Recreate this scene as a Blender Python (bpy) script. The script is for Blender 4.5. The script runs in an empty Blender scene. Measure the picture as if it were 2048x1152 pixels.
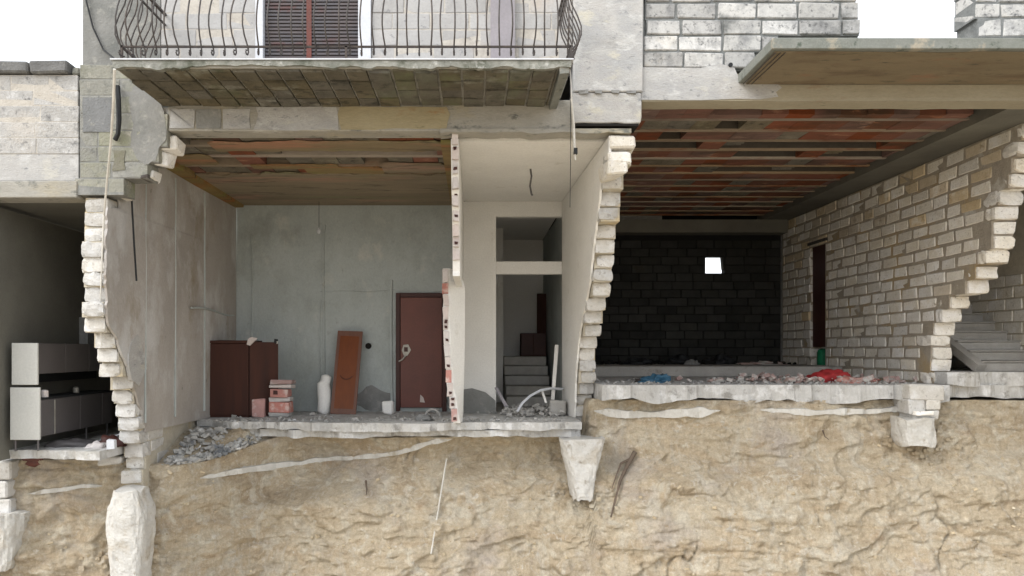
import bpy, bmesh, math, random
import numpy as np
from mathutils import Vector, Matrix

# ------------------------------------------------------------------ camera, light, exposure
F, D, CX, CY = 1496.0, 8.8, 950.0, 700.0      # focal length in photo pixels, camera distance to facade, principal point
S = bpy.context.scene
COL = S.collection
cam_d = bpy.data.cameras.new('camera'); cam = bpy.data.objects.new('camera', cam_d); COL.objects.link(cam)
cam.location = (0, -D, 0); cam.rotation_euler = (math.radians(90), 0, 0)
cam_d.sensor_width = 36; cam_d.lens = F / 2048 * 36
cam_d.shift_x = (1024 - CX) / 2048; cam_d.shift_y = (CY - 576) / 2048
cam_d.clip_start = .05; cam_d.clip_end = 8000
S.camera = cam

SUN_EL, SUN_AZ = math.radians(40), math.radians(236)   # soft sun behind the viewer's left shoulder
W = bpy.data.worlds.new('World'); S.world = W; W.use_nodes = True
nt = W.node_tree; bg = nt.nodes['Background']
sky = nt.nodes.new('ShaderNodeTexSky'); sky.sky_type = 'NISHITA'; sky.sun_disc = False
sky.sun_elevation = SUN_EL; sky.sun_rotation = SUN_AZ; sky.dust_density = 4
mixw = nt.nodes.new('ShaderNodeMixRGB'); mixw.inputs[0].default_value = .82
mixw.inputs[2].default_value = (8.4, 8.7, 9.1, 1)       # the even white cloud deck
nt.links.new(sky.outputs[0], mixw.inputs[1]); nt.links.new(mixw.outputs[0], bg.inputs[0])
bg.inputs[1].default_value = .12
sd = bpy.data.lights.new('sun', 'SUN'); sd.energy = 1.4; sd.angle = math.radians(28); sd.color = (1, .98, .94)
sun = bpy.data.objects.new('sun', sd); COL.objects.link(sun)
sdir = Vector((math.sin(SUN_AZ) * math.cos(SUN_EL), math.cos(SUN_AZ) * math.cos(SUN_EL), math.sin(SUN_EL)))
sun.rotation_euler = sdir.to_track_quat('Z', 'Y').to_euler(); sun.location = (-6, -12, 12)
S.view_settings.view_transform = 'Standard'; S.view_settings.look = 'None'
S.view_settings.exposure = 1.08; S.view_settings.gamma = 1; S.view_settings.use_curve_mapping = False
S.render.engine = 'CYCLES'
S.cycles.max_bounces = 7; S.cycles.diffuse_bounces = 5; S.cycles.glossy_bounces = 2; S.cycles.use_denoising = True
S.cycles.caustics_reflective = False; S.cycles.caustics_refractive = False

R = random.Random(7)
def X(px, y=0.): return (px - CX) * (D + y) / F
def Z(py, y=0.): return (CY - py) * (D + y) / F

# ------------------------------------------------------------------ numpy noise
def _hash(i, j, k, s):
    h = (i * 374761393 + j * 668265263 + k * 2147483647 + s * 1274126177) & 0xffffffff
    h = ((h ^ (h >> 13)) * 1274126177) & 0xffffffff
    return ((h ^ (h >> 16)) & 0xffff) / 65535.0
def noise(x, y, z, s=0):
    x, y, z = np.broadcast_arrays(np.asarray(x, float), np.asarray(y, float), np.asarray(z, float))
    i, j, k = np.floor(x).astype(np.int64), np.floor(y).astype(np.int64), np.floor(z).astype(np.int64)
    u, v, w = x - i, y - j, z - k
    u, v, w = u*u*(3-2*u), v*v*(3-2*v), w*w*(3-2*w)
    r = 0
    for a in (0, 1):
        for b in (0, 1):
            for c in (0, 1):
                r = r + _hash(i+a, j+b, k+c, s) * (u if a else 1-u) * (v if b else 1-v) * (w if c else 1-w)
    return r * 2 - 1
def fbm(x, y, z, o=4, s=0):
    r, a = 0, 1.
    for q in range(o):
        r = r + a * noise(x*2**q, y*2**q, z*2**q, s+q); a *= .5
    return r
def n1(t, s=0): return float(fbm(t, 0.37, 0.71, 3, s))
def smooth(a, b, t):
    t = np.clip((t-a)/(b-a), 0, 1); return t*t*(3-2*t)

# ------------------------------------------------------------------ materials
def lin(h):
    return tuple((c/255/12.92 if c <= 10 else ((c/255+.055)/1.055)**2.4) for c in h)
MATS = {}
def mat(name, c1, c2, scale=6, rough=.9, bump=.35, bscale=40, var=.12, stains=(), stretch=(1, 1, 1), spec=.25, detail=6, metal=0, contrast=(.3, .7)):
    """two tones broken up by noise, plus patches of other tones ('stains'), a per-object tint and fine relief"""
    m = bpy.data.materials.new(name); m.use_nodes = True; n = m.node_tree; L = n.links.new
    b = n.nodes['Principled BSDF']; b.inputs['Roughness'].default_value = rough
    b.inputs['Specular IOR Level'].default_value = spec; b.inputs['Metallic'].default_value = metal
    geo = n.nodes.new('ShaderNodeNewGeometry'); mp = n.nodes.new('ShaderNodeMapping'); mp.inputs['Scale'].default_value = stretch
    L(geo.outputs['Position'], mp.inputs['Vector'])
    def nz(sc, det=detail, ro=.6, off=0.):
        t = n.nodes.new('ShaderNodeTexNoise'); t.inputs['Scale'].default_value = sc; t.inputs['Detail'].default_value = det
        t.inputs['Roughness'].default_value = ro
        if off:
            q = n.nodes.new('ShaderNodeVectorMath'); q.operation = 'ADD'; q.inputs[1].default_value = (off, off*1.7, -off)
            L(mp.outputs[0], q.inputs[0]); L(q.outputs[0], t.inputs['Vector'])
        else: L(mp.outputs[0], t.inputs['Vector'])
        return t.outputs['Fac']
    def rng(f, lo, hi):
        r = n.nodes.new('ShaderNodeMapRange'); r.inputs['From Min'].default_value = lo; r.inputs['From Max'].default_value = hi
        L(f, r.inputs['Value']); return r.outputs[0]
    def mix(f, a, c, mode='MIX'):
        x = n.nodes.new('ShaderNodeMixRGB'); x.blend_type = mode
        if isinstance(f, float): x.inputs[0].default_value = f
        else: L(f, x.inputs[0])
        for q, v in ((1, a), (2, c)):
            if isinstance(v, tuple): x.inputs[q].default_value = (*v[:3], 1)
            else: L(v, x.inputs[q])
        return x.outputs[0]
    col = mix(rng(nz(scale), *contrast), c1, c2)
    for q, (sc, csc, lo, hi) in enumerate(stains):
        col = mix(rng(nz(csc, 7, .65, 3.1*(q+1)), lo, hi), col, sc)
    fine = nz(bscale, 5, .7, 9.)
    if var:
        oi = n.nodes.new('ShaderNodeObjectInfo')
        hs = n.nodes.new('ShaderNodeHueSaturation')
        L(col, hs.inputs['Color'])
        r = n.nodes.new('ShaderNodeMapRange'); r.inputs['To Min'].default_value = 1-var*2; r.inputs['To Max'].default_value = 1+var
        L(oi.outputs['Random'], r.inputs['Value']); L(r.outputs[0], hs.inputs['Value'])
        r2 = n.nodes.new('ShaderNodeMath'); r2.operation = 'MULTIPLY_ADD'; r2.inputs[1].default_value = 7.13; r2.inputs[2].default_value = 0
        L(oi.outputs['Random'], r2.inputs[0])
        fr = n.nodes.new('ShaderNodeMath'); fr.operation = 'FRACT'; L(r2.outputs[0], fr.inputs[0])
        r3 = n.nodes.new('ShaderNodeMapRange'); r3.inputs['To Min'].default_value = .6; r3.inputs['To Max'].default_value = 1.3
        L(fr.outputs[0], r3.inputs['Value']); L(r3.outputs[0], hs.inputs['Saturation'])
        col = hs.outputs[0]
    col = mix(.25, col, mix(rng(fine, .35, .65), (.55, .55, .55), (1., 1., 1.)), 'MULTIPLY')
    L(col, b.inputs['Base Color'])
    if bump:
        bp = n.nodes.new('ShaderNodeBump'); bp.inputs['Strength'].default_value = bump; bp.inputs['Distance'].default_value = .02
        ad = n.nodes.new('ShaderNodeMath'); ad.operation = 'MULTIPLY_ADD'; ad.inputs[1].default_value = 1.2
        L(nz(bscale*.25, 6, .65, 5.), ad.inputs[0]); L(fine, ad.inputs[2])
        L(ad.outputs[0], bp.inputs['Height']); L(bp.outputs[0], b.inputs['Normal'])
    MATS[name] = m
    return m
M_block = mat('tufa_block', (.78,.75,.69), (.70,.655,.575), 5, var=.07, stains=(((.82,.80,.77), 3, .5, .62), ((.62,.55,.42), .7, .58, .74), ((.40,.35,.26), 9, .62, .72), ((.36,.33,.29), 26, .60, .68)), bump=.6)
M_white = mat('pale_block', (.595,.580,.556), (.501,.482,.444), 6, var=.09, stains=(((.637,.632,.618), 4, .5, .62), ((.378,.354,.321), 8, .58, .70), ((.318,.303,.284), 24, .60, .68)), bump=.6)
M_upper = mat('grey_white_block', (0.427,0.420,0.413), (0.358,0.351,0.344), 5, var=.05, stains=(((0.413,0.378,0.344), 1.5, .56, .68), ((0.206,0.206,0.213), 11, .60, .70)), bump=.4)
M_old = mat('weathered_block', (.541,.538,.523), (.440,.437,.428), 7, var=.16, stains=(((.506,.465,.399), 1.1, .54, .64), ((.256,.259,.263), 5, .48, .70), ((.120,.123,.127), 19, .54, .70), ((.121,.127,.127), 2.2, .56, .74)))
M_annex = mat('annex_block', (.467,.458,.445), (.368,.360,.346), 5, var=.05, stains=(((.467,.440,.404), 1.6, .54, .66), ((.536,.532,.523), 7, .55, .66), ((.197,.197,.197), 13, .56, .70), ((.183,.188,.188), 3, .62, .76)), bump=.8)
M_tan = mat('tan_tufa_block', (0.700,0.605,0.459), (0.615,0.508,0.358), 5, var=.10, stains=(((0.784,0.734,0.650), 3, .54, .66), ((0.382,0.302,0.202), 7, .58, .70)), bump=.6)
M_gmort = mat('brown_mortar', (0.414,0.368,0.299), (0.310,0.276,0.230), 7, var=0, stains=(((0.414,0.322,0.196), 1.5, .52, .64), ((0.529,0.506,0.460), 2.5, .58, .68)), bump=.8)
M_mortar = mat('mortar', (0.540,0.498,0.410), (0.432,0.392,0.320), 8, var=0, stains=(((0.540,0.445,0.280), 1.5, .55, .65),), bump=.6)
M_mdark = mat('dark_mortar', (.24,.25,.25), (.15,.16,.16), 9, var=0, bump=.7)
M_pale_m = mat('pale_mortar', (.52,.49,.44), (.40,.37,.33), 6, var=0, stains=(((.2,.2,.2), 9, .6, .7),), bump=.6)
M_dark = mat('near_black_block', (0.040,0.040,0.036), (0.026,0.026,0.024), 4, var=.2, stains=(((0.030,0.027,0.021), 3, .58, .7),))  # even near-black tone for the garage back wall blocks
M_darkm = mat('near_black_mortar', (0.013,0.013,0.012), (0.009,0.009,0.009), 5, var=0)
M_pier = mat('mossy_render', (.324,.320,.279), (.234,.234,.211), 3, var=.03, stains=(((.243,.252,.171), 1.6, .50, .72), ((.144,.149,.140), 11, .54, .72), ((.432,.414,.369), 5, .56, .70), ((.198,.198,.153), 2.2, .58, .72)), bump=.8)
M_greyr = mat('grey_render', (.261,.261,.252), (.198,.198,.189), 3, var=.04, stains=(((.135,.140,.135), 1.2, .52, .72), ((.324,.320,.297), 7, .56, .7)), bump=.5)
M_fasc = mat('mossy_fascia', (.340,.340,.306), (.204,.208,.187), 5, var=0, stains=(((.19,.19,.185), 1.6, .57, .74), ((.111,.119,.093), 4, .48, .66), ((.468,.468,.442), 7, .58, .68)), bump=1.)
M_conc = mat('pale_concrete', (.455,.449,.432), (.380,.369,.358), 4, var=.03, stains=(((.19,.19,.185), 1.6, .57, .74), ((.33,.335,.34), .9, .50, .70), ((.50,.50,.49), 3.3, .55, .66), ((.224,.230,.235), 10, .6, .7), ((.479,.461,.404), 2, .58, .66), ((.248,.254,.260), 2.2, .66, .74)), stretch=(1, 1, 1.8), bump=.5)
M_beam = mat('beam_concrete', (.398,.385,.352), (.294,.284,.258), 3, var=.05, stains=(((.381,.348,.275), 1.3, .54, .68), ((.141,.144,.134), 7, .57, .68), ((.452,.439,.412), 4, .6, .68)), stretch=(.6, 1, 1.3), bump=.5)
M_cream = mat('cream_render', (0.372,0.335,0.248), (0.305,0.268,0.188), 2.5, var=.02, stains=(((0.288,0.184,0.111), 4, .6, .72), ((0.169,0.159,0.103), 9, .64, .74)), stretch=(.5, 1, 1.5), bump=.35)
M_slabg = mat('mossy_slab', (0.223,0.230,0.214), (0.155,0.166,0.149), 4, var=.03, stains=(((0.087,0.101,0.084), 8, .58, .68), ((0.330,0.304,0.251), 3, .58, .66)))
M_slabw = mat('lime_concrete', (.549,.544,.529), (.427,.417,.391), 6, var=.04, stains=(((.290,.275,.250), 5, .57, .66), ((.629,.629,.624), 3, .55, .62)), bump=.7)
M_foot = mat('footing_concrete', (0.625,0.609,0.571), (0.523,0.508,0.474), 5, var=.03, stains=(((0.450,0.390,0.303), 2.2, .54, .68), ((0.339,0.298,0.237), 8, .60, .72)), bump=1.)
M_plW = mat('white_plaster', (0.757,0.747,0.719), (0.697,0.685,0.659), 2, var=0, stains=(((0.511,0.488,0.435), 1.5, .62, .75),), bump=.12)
M_plB = mat('blue_grey_plaster', (0.422,0.455,0.449), (0.349,0.381,0.376), 1.6, var=0, stains=(((0.294,0.316,0.294), 1.1, .50, .72), ((0.477,0.487,0.459), 2.3, .58, .7), ((0.220,0.239,0.220), .8, .60, .80), ((0.330,0.349,0.330), 9, .58, .70)), bump=.25, stretch=(1, 1, .7))
M_plG = mat('taupe_plaster', (.408,.380,.351), (.323,.299,.275), 1.8, var=0, stains=(((.494,.484,.475), 1.1, .52, .66), ((.266,.223,.166), 1.1, .57, .7), ((.162,.152,.133), 8, .66, .74)), bump=.3, stretch=(1, 1, .6))
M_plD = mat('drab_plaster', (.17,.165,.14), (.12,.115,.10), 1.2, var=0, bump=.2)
M_ceilB = mat('stained_ceiling_plaster', (.29,.215,.115), (.185,.14,.075), 1.8, var=.04, stains=(((.22,.20,.085), 2.2, .54, .68), ((.34,.16,.085), 1.3, .53, .66), ((.10,.08,.05), 6, .56, .68)), stretch=(.3, 1.6, 1), bump=.5)
M_terra = mat('terracotta_tile', (0.228,0.093,0.062), (0.152,0.067,0.046), 2, var=.05, stains=(((0.083,0.049,0.033), 1.1, .47, .62), ((0.334,0.175,0.111), 5, .58, .7), ((0.091,0.056,0.040), 4, .6, .7)), stretch=(.4, 1, 1))
M_terrd = mat('drab_tile', (.20,.175,.135), (.125,.108,.08), 3, var=.08, stains=(((.25,.24,.18), 4, .56, .68), ((.07,.06,.05), 7, .56, .68)), bump=.8)
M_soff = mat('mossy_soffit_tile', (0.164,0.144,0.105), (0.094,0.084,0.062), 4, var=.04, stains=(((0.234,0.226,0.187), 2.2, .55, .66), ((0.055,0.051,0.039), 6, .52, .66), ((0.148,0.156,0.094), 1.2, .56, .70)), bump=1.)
M_canu = mat('stained_canopy_soffit', (0.229,0.185,0.122), (0.178,0.144,0.096), 2, var=0, stains=(((0.148,0.111,0.074), 2.2, .52, .66), ((0.244,0.148,0.096), 3.4, .58, .70), ((0.081,0.074,0.056), 7, .58, .70)), stretch=(.5, 1.6, 1), bump=.5)
M_moss = mat('moss', (0.176,0.173,0.117), (0.216,0.203,0.182), 6, var=0, bump=.8)
M_greyd = mat('dark_grey_render', (.21,.215,.22), (.16,.165,.165), 4, var=0, stains=(((.30,.30,.28), 8, .56, .68),), bump=.7)
M_cop = mat('sooty_coping', (.20,.20,.195), (.13,.13,.13), 6, var=.04, stains=(((.30,.30,.28), 9, .56, .68),), bump=.8)
M_web = mat('dirty_shaded_joist_web', (.085,.07,.055), (.06,.05,.04), 5, var=.05)  # dirty concrete, darkened further so the colour carries shade between the pots
M_void = mat('shadowed_screed', (0.018,0.016,0.014), (0.012,0.011,0.010), 5, var=0)  # near-black: the shade inside the open ceiling voids is put into the colour
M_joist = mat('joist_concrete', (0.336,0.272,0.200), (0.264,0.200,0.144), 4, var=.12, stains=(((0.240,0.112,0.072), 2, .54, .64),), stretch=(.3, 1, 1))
M_iron = mat('rusted_iron', (.10,.085,.075), (.05,.045,.045), 20, var=.1, rough=.7, bump=.2)
M_black = mat('black_rubber', (.02,.022,.024), (.012,.013,.014), 10, var=0, rough=.6, bump=.1)
M_rope = mat('pale_strap', (.62,.60,.55), (.50,.48,.44), 12, var=0)
M_alu = mat('white_frame_paint', (.576,.592,.624), (.512,.528,.560), 5, var=0, rough=.5, bump=.05)
M_shut = mat('dark_shutter', (0.108,0.112,0.126), (0.144,0.119,0.119), 3, var=0, rough=.6, stains=(((0.144,0.065,0.058), 1.5, .56, .68),), bump=.1, stretch=(1, 1, 2))
M_red = mat('red_cloth', (0.167,0.059,0.048), (0.113,0.065,0.059), 7, var=0)
M_door = mat('oxblood_door', (.152,.050,.036), (.112,.040,.030), 2, var=0, rough=.55, bump=.08, spec=.4)
M_doorf = mat('door_frame_paint', (.06,.022,.018), (.045,.018,.015), 4, var=0, rough=.5, bump=.08)
M_wood = mat('brown_veneer', (.17,.062,.030), (.13,.048,.025), 3, var=.05, rough=.5, bump=.08, stretch=(6, 6, .5), spec=.35)
M_woodD = mat('dark_veneer', (.060,.020,.012), (.036,.014,.010), 2, var=0, rough=.75, bump=.05, stretch=(5, 5, .5), spec=.3)
M_pink = mat('dusty_red_brick', (.52,.27,.24), (.44,.23,.20), 6, var=.15, stains=(((.60,.48,.44), 5, .5, .62),))
M_pinkw = mat('pink_white_brick', (.60,.555,.53), (.52,.45,.425), 6, var=.06)
M_kit = mat('kitchen_white', (0.495,0.492,0.461), (0.457,0.458,0.431), 2, var=0, rough=.5, bump=.04)
M_kfr = mat('kitchen_front', (.115,.105,.105), (.095,.088,.088), 2, var=.08, rough=.5, bump=.04)
M_metal = mat('dull_metal', (.45,.43,.38), (.3,.28,.25), 8, var=0, rough=.5, metal=.4, bump=.1)
M_blue = mat('blue_plastic', (.045,.13,.20), (.03,.085,.14), 9, var=0, rough=.5)
M_redp = mat('red_plastic', (.42,.035,.04), (.30,.03,.03), 6, var=0, rough=.6)
M_green = mat('green_plastic', (.01,.20,.09), (.01,.15,.07), 6, var=0, rough=.5)
M_roomf = mat('dusty_floor', (.40,.38,.35), (.30,.29,.27), 3, var=0, stains=(((.22,.2,.18), 5, .58, .7),))
M_rubb = mat('rubble_stone', (.425,.416,.391), (.306,.297,.281), 9, var=0, stains=(((.170,.178,.187), 3, .55, .62), ((.561,.561,.552), 4.3, .57, .63)), bump=.6)
M_rubp = mat('pink_rubble', (.40,.30,.27), (.33,.22,.20), 7, var=0, stains=(((.46,.44,.41), 5, .45, .55),))
M_step = mat('stair_stone', (.48,.465,.44), (.37,.355,.33), 5, var=.08, stains=(((.42,.41,.38), 4, .56, .66),))
M_root = mat('dry_root', (.16,.12,.09), (.10,.08,.065), 9, var=0)
M_pipe = mat('grey_duct', (.30,.28,.30), (.25,.235,.25), 4, var=0, bump=.1)
M_pebble = mat('sandy_stone', (.52,.44,.31), (.42,.34,.23), 9, var=0, stains=(((.62,.57,.46), 5, .58, .66),))
M_lime = mat('lime_seam', (.607,.601,.577), (.499,.481,.439), 7, var=0, stains=(((.372,.337,.277), 4, .56, .66),), bump=.5)

# earth: sandy, ochre and grey tones, streaked along the bedding
m = bpy.data.materials.new('sandy_earth'); m.use_nodes = True; n = m.node_tree; L = n.links.new; b = n.nodes['Principled BSDF']
b.inputs['Roughness'].default_value = .95; b.inputs['Specular IOR Level'].default_value = .15
geo = n.nodes.new('ShaderNodeNewGeometry')
def _map(sc, rot=(0, 0, 0)):
    q = n.nodes.new('ShaderNodeMapping'); q.inputs['Scale'].default_value = sc; q.inputs['Rotation'].default_value = rot
    L(geo.outputs['Position'], q.inputs['Vector']); return q.outputs[0]
def _nz(v, sc, det=8, ro=.62, dist=0.):
    t = n.nodes.new('ShaderNodeTexNoise'); t.inputs['Scale'].default_value = sc; t.inputs['Detail'].default_value = det
    t.inputs['Roughness'].default_value = ro; t.inputs['Distortion'].default_value = dist; L(v, t.inputs['Vector']); return t.outputs['Fac']
def _ramp(f, st):
    r = n.nodes.new('ShaderNodeValToRGB'); L(f, r.inputs[0]); e = r.color_ramp.elements
    while len(e) < len(st): e.new(.5)
    for q, (p, c) in zip(e, st): q.position = p; q.color = (*c, 1)
    return r.outputs[0]
def _mix(f, a, c, mode='MIX'):
    x = n.nodes.new('ShaderNodeMixRGB'); x.blend_type = mode
    if isinstance(f, float): x.inputs[0].default_value = f
    else: L(f, x.inputs[0])
    for q, v in ((1, a), (2, c)):
        if isinstance(v, tuple): x.inputs[q].default_value = (*v, 1)
        else: L(v, x.inputs[q])
    return x.outputs[0]
def _bw(f, lo, hi):
    r = n.nodes.new('ShaderNodeMapRange'); r.inputs['From Min'].default_value = lo; r.inputs['From Max'].default_value = hi; L(f, r.inputs['Value']); return r.outputs[0]
v1 = _map((.7, .7, 1.5)); v2 = _map((1, 1, 2.4), (0, math.radians(14), 0))
v3 = _map((2.2, 2.2, .55), (0, math.radians(8), 0)); v0 = _map((1, 1, 1.2), (0, math.radians(18), 0))
base = _ramp(_nz(v1, 1.0, 9, .60, .5), [(.30, (.47,.36,.225)), (.43, (.60,.49,.33)), (.52, (.68,.585,.425)), (.61, (.61,.48,.31)), (.72, (.72,.64,.50))])
base = _mix(_bw(_nz(_map((.25, .25, 3.), (0, math.radians(6), 0)), 1.3, 7, .6, .35), .54, .68), base, (.56,.43,.27))
base = _mix(_bw(_nz(v3, 1.6, 8, .65, .6), .52, .66), base, (.72,.66,.54))
base = _mix(_bw(_nz(v0, 3.2, 9, .68, .9), .53, .66), base, (.78,.72,.58))
base = _mix(_bw(_nz(v0, 6.5, 7, .65, 1.2), .58, .70), base, (.80,.76,.67))
base = _mix(_bw(_nz(_map((1, 1, 1)), .8, 6, .6), .56, .72), base, (.54,.475,.42))
base = _mix(_bw(_nz(_map((1.2, 1.2, 1.6)), 1.7, 7, .65, .5), .60, .72), base, (.52,.38,.23))
base = _mix(.22, base, (.60, .55, .49))
base = _mix(.30, base, _mix(_bw(_nz(v3, 9, 9, .72, .8), .34, .60), (.42,.38,.33), (1., 1., 1.)), 'MULTIPLY')
base = _mix(.40, base, _mix(_bw(_nz(v0, 34, 7, .75, .8), .38, .60), (.52,.48,.42), (1., 1., 1.)), 'MULTIPLY')
L(base, b.inputs['Base Color'])
bp = n.nodes.new('ShaderNodeBump'); bp.inputs['Strength'].default_value = 1.; bp.inputs['Distance'].default_value = .09
L(_nz(v0, 9, 13, .76, .9), bp.inputs['Height']); L(bp.outputs[0], b.inputs['Normal'])
M_earth = m

# ------------------------------------------------------------------ mesh helpers
def link(name, me, m=None, parent=None, loc=(0, 0, 0), rot=(0, 0, 0), scl=(1, 1, 1), smooth_=False):
    o = bpy.data.objects.new(name, me); COL.objects.link(o)
    if m is not None and me is not None and not me.materials: me.materials.append(m)
    o.location = loc; o.rotation_euler = rot; o.scale = scl
    if parent is not None: o.parent = parent
    return o
def tag(o, label=None, cat=None, group=None, kind=None):
    for k, v in (('label', label), ('category', cat), ('group', group), ('kind', kind)):
        if v: o[k] = v
    return o
def empty(name, loc, label, cat, group=None, rz=0., kind=None):
    o = bpy.data.objects.new(name, None); COL.objects.link(o); o.location = loc; o.rotation_euler = (0, 0, rz)
    o.empty_display_size = .2
    return tag(o, label, cat, group, kind)
def at(root, p):            # world point -> coordinates of an unrotated Empty
    return (p[0]-root.location[0], p[1]-root.location[1], p[2]-root.location[2])

class MB:
    """collects shapes in WORLD coordinates; build() links them as one mesh object"""
    def __init__(self): self.v, self.f = [], []
    def poly(self, verts, faces):
        o = len(self.v); self.v += [tuple(q) for q in verts]; self.f += [tuple(o+i for i in f) for f in faces]; return self
    def box(self, x0, x1, y0, y1, z0, z1, jit=0., mtx=None):
        vs = [Vector((x, y, z)) for z in (z0, z1) for y in (y0, y1) for x in (x0, x1)]
        if jit: vs = [q + Vector((R.uniform(-jit, jit), R.uniform(-jit, jit), R.uniform(-jit, jit))) for q in vs]
        if mtx is not None: vs = [mtx @ q for q in vs]
        return self.poly(vs, [(0,2,3,1), (4,5,7,6), (0,1,5,4), (2,6,7,3), (0,4,6,2), (1,3,7,5)])
    def prism(self, pts, axis, a, b2):
        """pts in the two other axes (x before y before z), extruded from a to b2 along axis"""
        def mk(p, t): return {'x': (t, p[0], p[1]), 'y': (p[0], t, p[1]), 'z': (p[0], p[1], t)}[axis]
        k = len(pts); vs = [mk(p, a) for p in pts] + [mk(p, b2) for p in pts]
        fs = [tuple(range(k))[::-1], tuple(range(k, 2*k))] + [(i, (i+1) % k, k+(i+1) % k, k+i) for i in range(k)]
        return self.poly(vs, fs)
    def tube(self, pts, r, n_=6, cap=True):
        pts = [Vector(p) for p in pts]; rs = r if isinstance(r, (list, tuple)) else [r]*len(pts)
        vs, fs = [], []; up = Vector((.31, .47, .82)).normalized()
        for i, p in enumerate(pts):
            d = (pts[min(i+1, len(pts)-1)] - pts[max(i-1, 0)]).normalized()
            if d.length < 1e-6: d = Vector((0, 0, 1))
            a = d.cross(up).normalized(); c = d.cross(a).normalized()
            for q in range(n_):
                t = 2*math.pi*q/n_; vs.append(p + (a*math.cos(t) + c*math.sin(t))*rs[i])
        for i in range(len(pts)-1):
            for q in range(n_):
                fs.append((i*n_+q, i*n_+(q+1) % n_, (i+1)*n_+(q+1) % n_, (i+1)*n_+q))
        if cap: fs += [tuple(range(n_))[::-1], tuple(range((len(pts)-1)*n_, len(pts)*n_))]
        return self.poly(vs, fs)
    def build(self, name, m, parent=None, bevel=0., smooth_=False):
        off = Vector(parent.matrix_world.translation) if parent is not None else Vector((0, 0, 0))
        # parents here are never rotated, so the offset is the chain of locations
        if parent is not None:
            off = Vector((0, 0, 0)); p = parent
            while p is not None: off = off + Vector(p.location); p = p.parent
            org = off
        else:
            a = np.array(self.v); org = Vector(((a[:,0].min()+a[:,0].max())/2, (a[:,1].min()+a[:,1].max())/2, a[:,2].min())) if self.v else off
        me = bpy.data.meshes.new(name); me.from_pydata([(q[0]-org.x, q[1]-org.y, q[2]-org.z) for q in self.v], [], self.f)
        bm = bmesh.new(); bm.from_mesh(me); bmesh.ops.recalc_face_normals(bm, faces=bm.faces)
        if bevel: bmesh.ops.bevel(bm, geom=[e for e in bm.edges if len(e.link_faces) == 2 and e.calc_face_angle(0) > .6], offset=bevel, segments=1, affect='EDGES')
        bm.to_mesh(me); bm.free()
        if smooth_:
            for p_ in me.polygons: p_.use_smooth = True
        o = link(name, me, m, parent)
        if parent is None: o.location = org
        return o
def off_of(p):
    off = Vector((0, 0, 0))
    while p is not None: off = off + Vector(p.location); p = p.parent
    return off

# masonry units: eight worn variants of each nominal size, shared between all blocks
_units = {}
def unit(L_, T_, H_, m, wear=.012, n_=8):
    key = (L_, T_, H_, m.name, wear)
    if key not in _units:
        out = []
        for k in range(n_):
            bm = bmesh.new(); bmesh.ops.create_cube(bm, size=1)
            for v in bm.verts:
                v.co = Vector((v.co.x*L_ + R.uniform(-wear, wear), v.co.y*T_ + R.uniform(-wear, wear)*.7, v.co.z*H_ + R.uniform(-wear, wear)*.7)) * (.97 if wear > .01 and R.random() < .12 else 1)
            bmesh.ops.bevel(bm, geom=list(bm.edges), offset=min(wear, .014), segments=1, affect='EDGES')
            me = bpy.data.meshes.new('block'); bm.to_mesh(me); bm.free(); me.materials.append(m); out.append(me)
        _units[key] = out
    return R.choice(_units[key])
def put_block(parent, c, size, m, axis='x', name='block', nominal=(.44, .3, .17), wear=.012, rz=0.):
    me = unit(*nominal, m, wear); p = Vector(c) - off_of(parent)
    if axis == 'x': sc, r0 = (size[0]/nominal[0], size[1]/nominal[1], size[2]/nominal[2]), 0.
    else: sc, r0 = (size[1]/nominal[0], size[0]/nominal[1], size[2]/nominal[2]), math.pi/2
    return link(name, me, None, parent, p, (R.uniform(-.008, .008), R.uniform(-.006, .006), r0 + rz), sc)
_rough = {}
def rough_unit(m):
    if m.name not in _rough:
        out = []
        for k in range(12):
            bm = bmesh.new(); bmesh.ops.create_cube(bm, size=1); bmesh.ops.subdivide_edges(bm, edges=list(bm.edges), cuts=3, use_grid_fill=True)
            co = np.array([v.co[:] for v in bm.verts]); sc = np.array((.44, .3, .17))
            rad = np.maximum(0, np.sum(np.abs(co) > .49, 1)-1)                         # 0 face, 1 edge, 2 corner
            w = co*sc
            d = fbm(w[:,0]*9+k*7.3, w[:,1]*9, w[:,2]*11, 3, 90+k)
            for v, p, q, e in zip(bm.verts, w, d, rad):
                n_ = Vector(p).normalized(); f = .020*q - .010*e
                cor = -.03 if (e == 2 and R.random() < .3) else 0
                t = Vector(p) + n_*(f+cor); v.co = Vector((t.x, t.y, t.z))
            me_ = bpy.data.meshes.new('block'); bm.to_mesh(me_); bm.free(); me_.materials.append(m); out.append(me_)
        _rough[m.name] = out
    return R.choice(_rough[m.name])
def blob(size, seed, amp=.35, freq=2.2, sub=3, flat=True):
    bm = bmesh.new(); bmesh.ops.create_icosphere(bm, subdivisions=sub, radius=1)
    co = np.array([v.co[:] for v in bm.verts])
    d = 1 + amp*fbm(co[:,0]*freq+seed, co[:,1]*freq, co[:,2]*freq, 3, seed) + amp*.35*noise(co[:,0]*5+seed, co[:,1]*5, co[:,2]*5, seed+9) - amp*.25*np.abs(noise(co[:,0]*3+seed, co[:,1]*9, co[:,2]*4, seed+19))
    for v, q in zip(bm.verts, d):
        v.co *= q; v.co = Vector((v.co.x*size[0], v.co.y*size[1], v.co.z*size[2]))
        if flat: v.co.z = max(v.co.z, -size[2]*.05)
    me = bpy.data.meshes.new('heap'); bm.to_mesh(me); bm.free()
    for p in me.polygons: p.use_smooth = True
    return me

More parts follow.
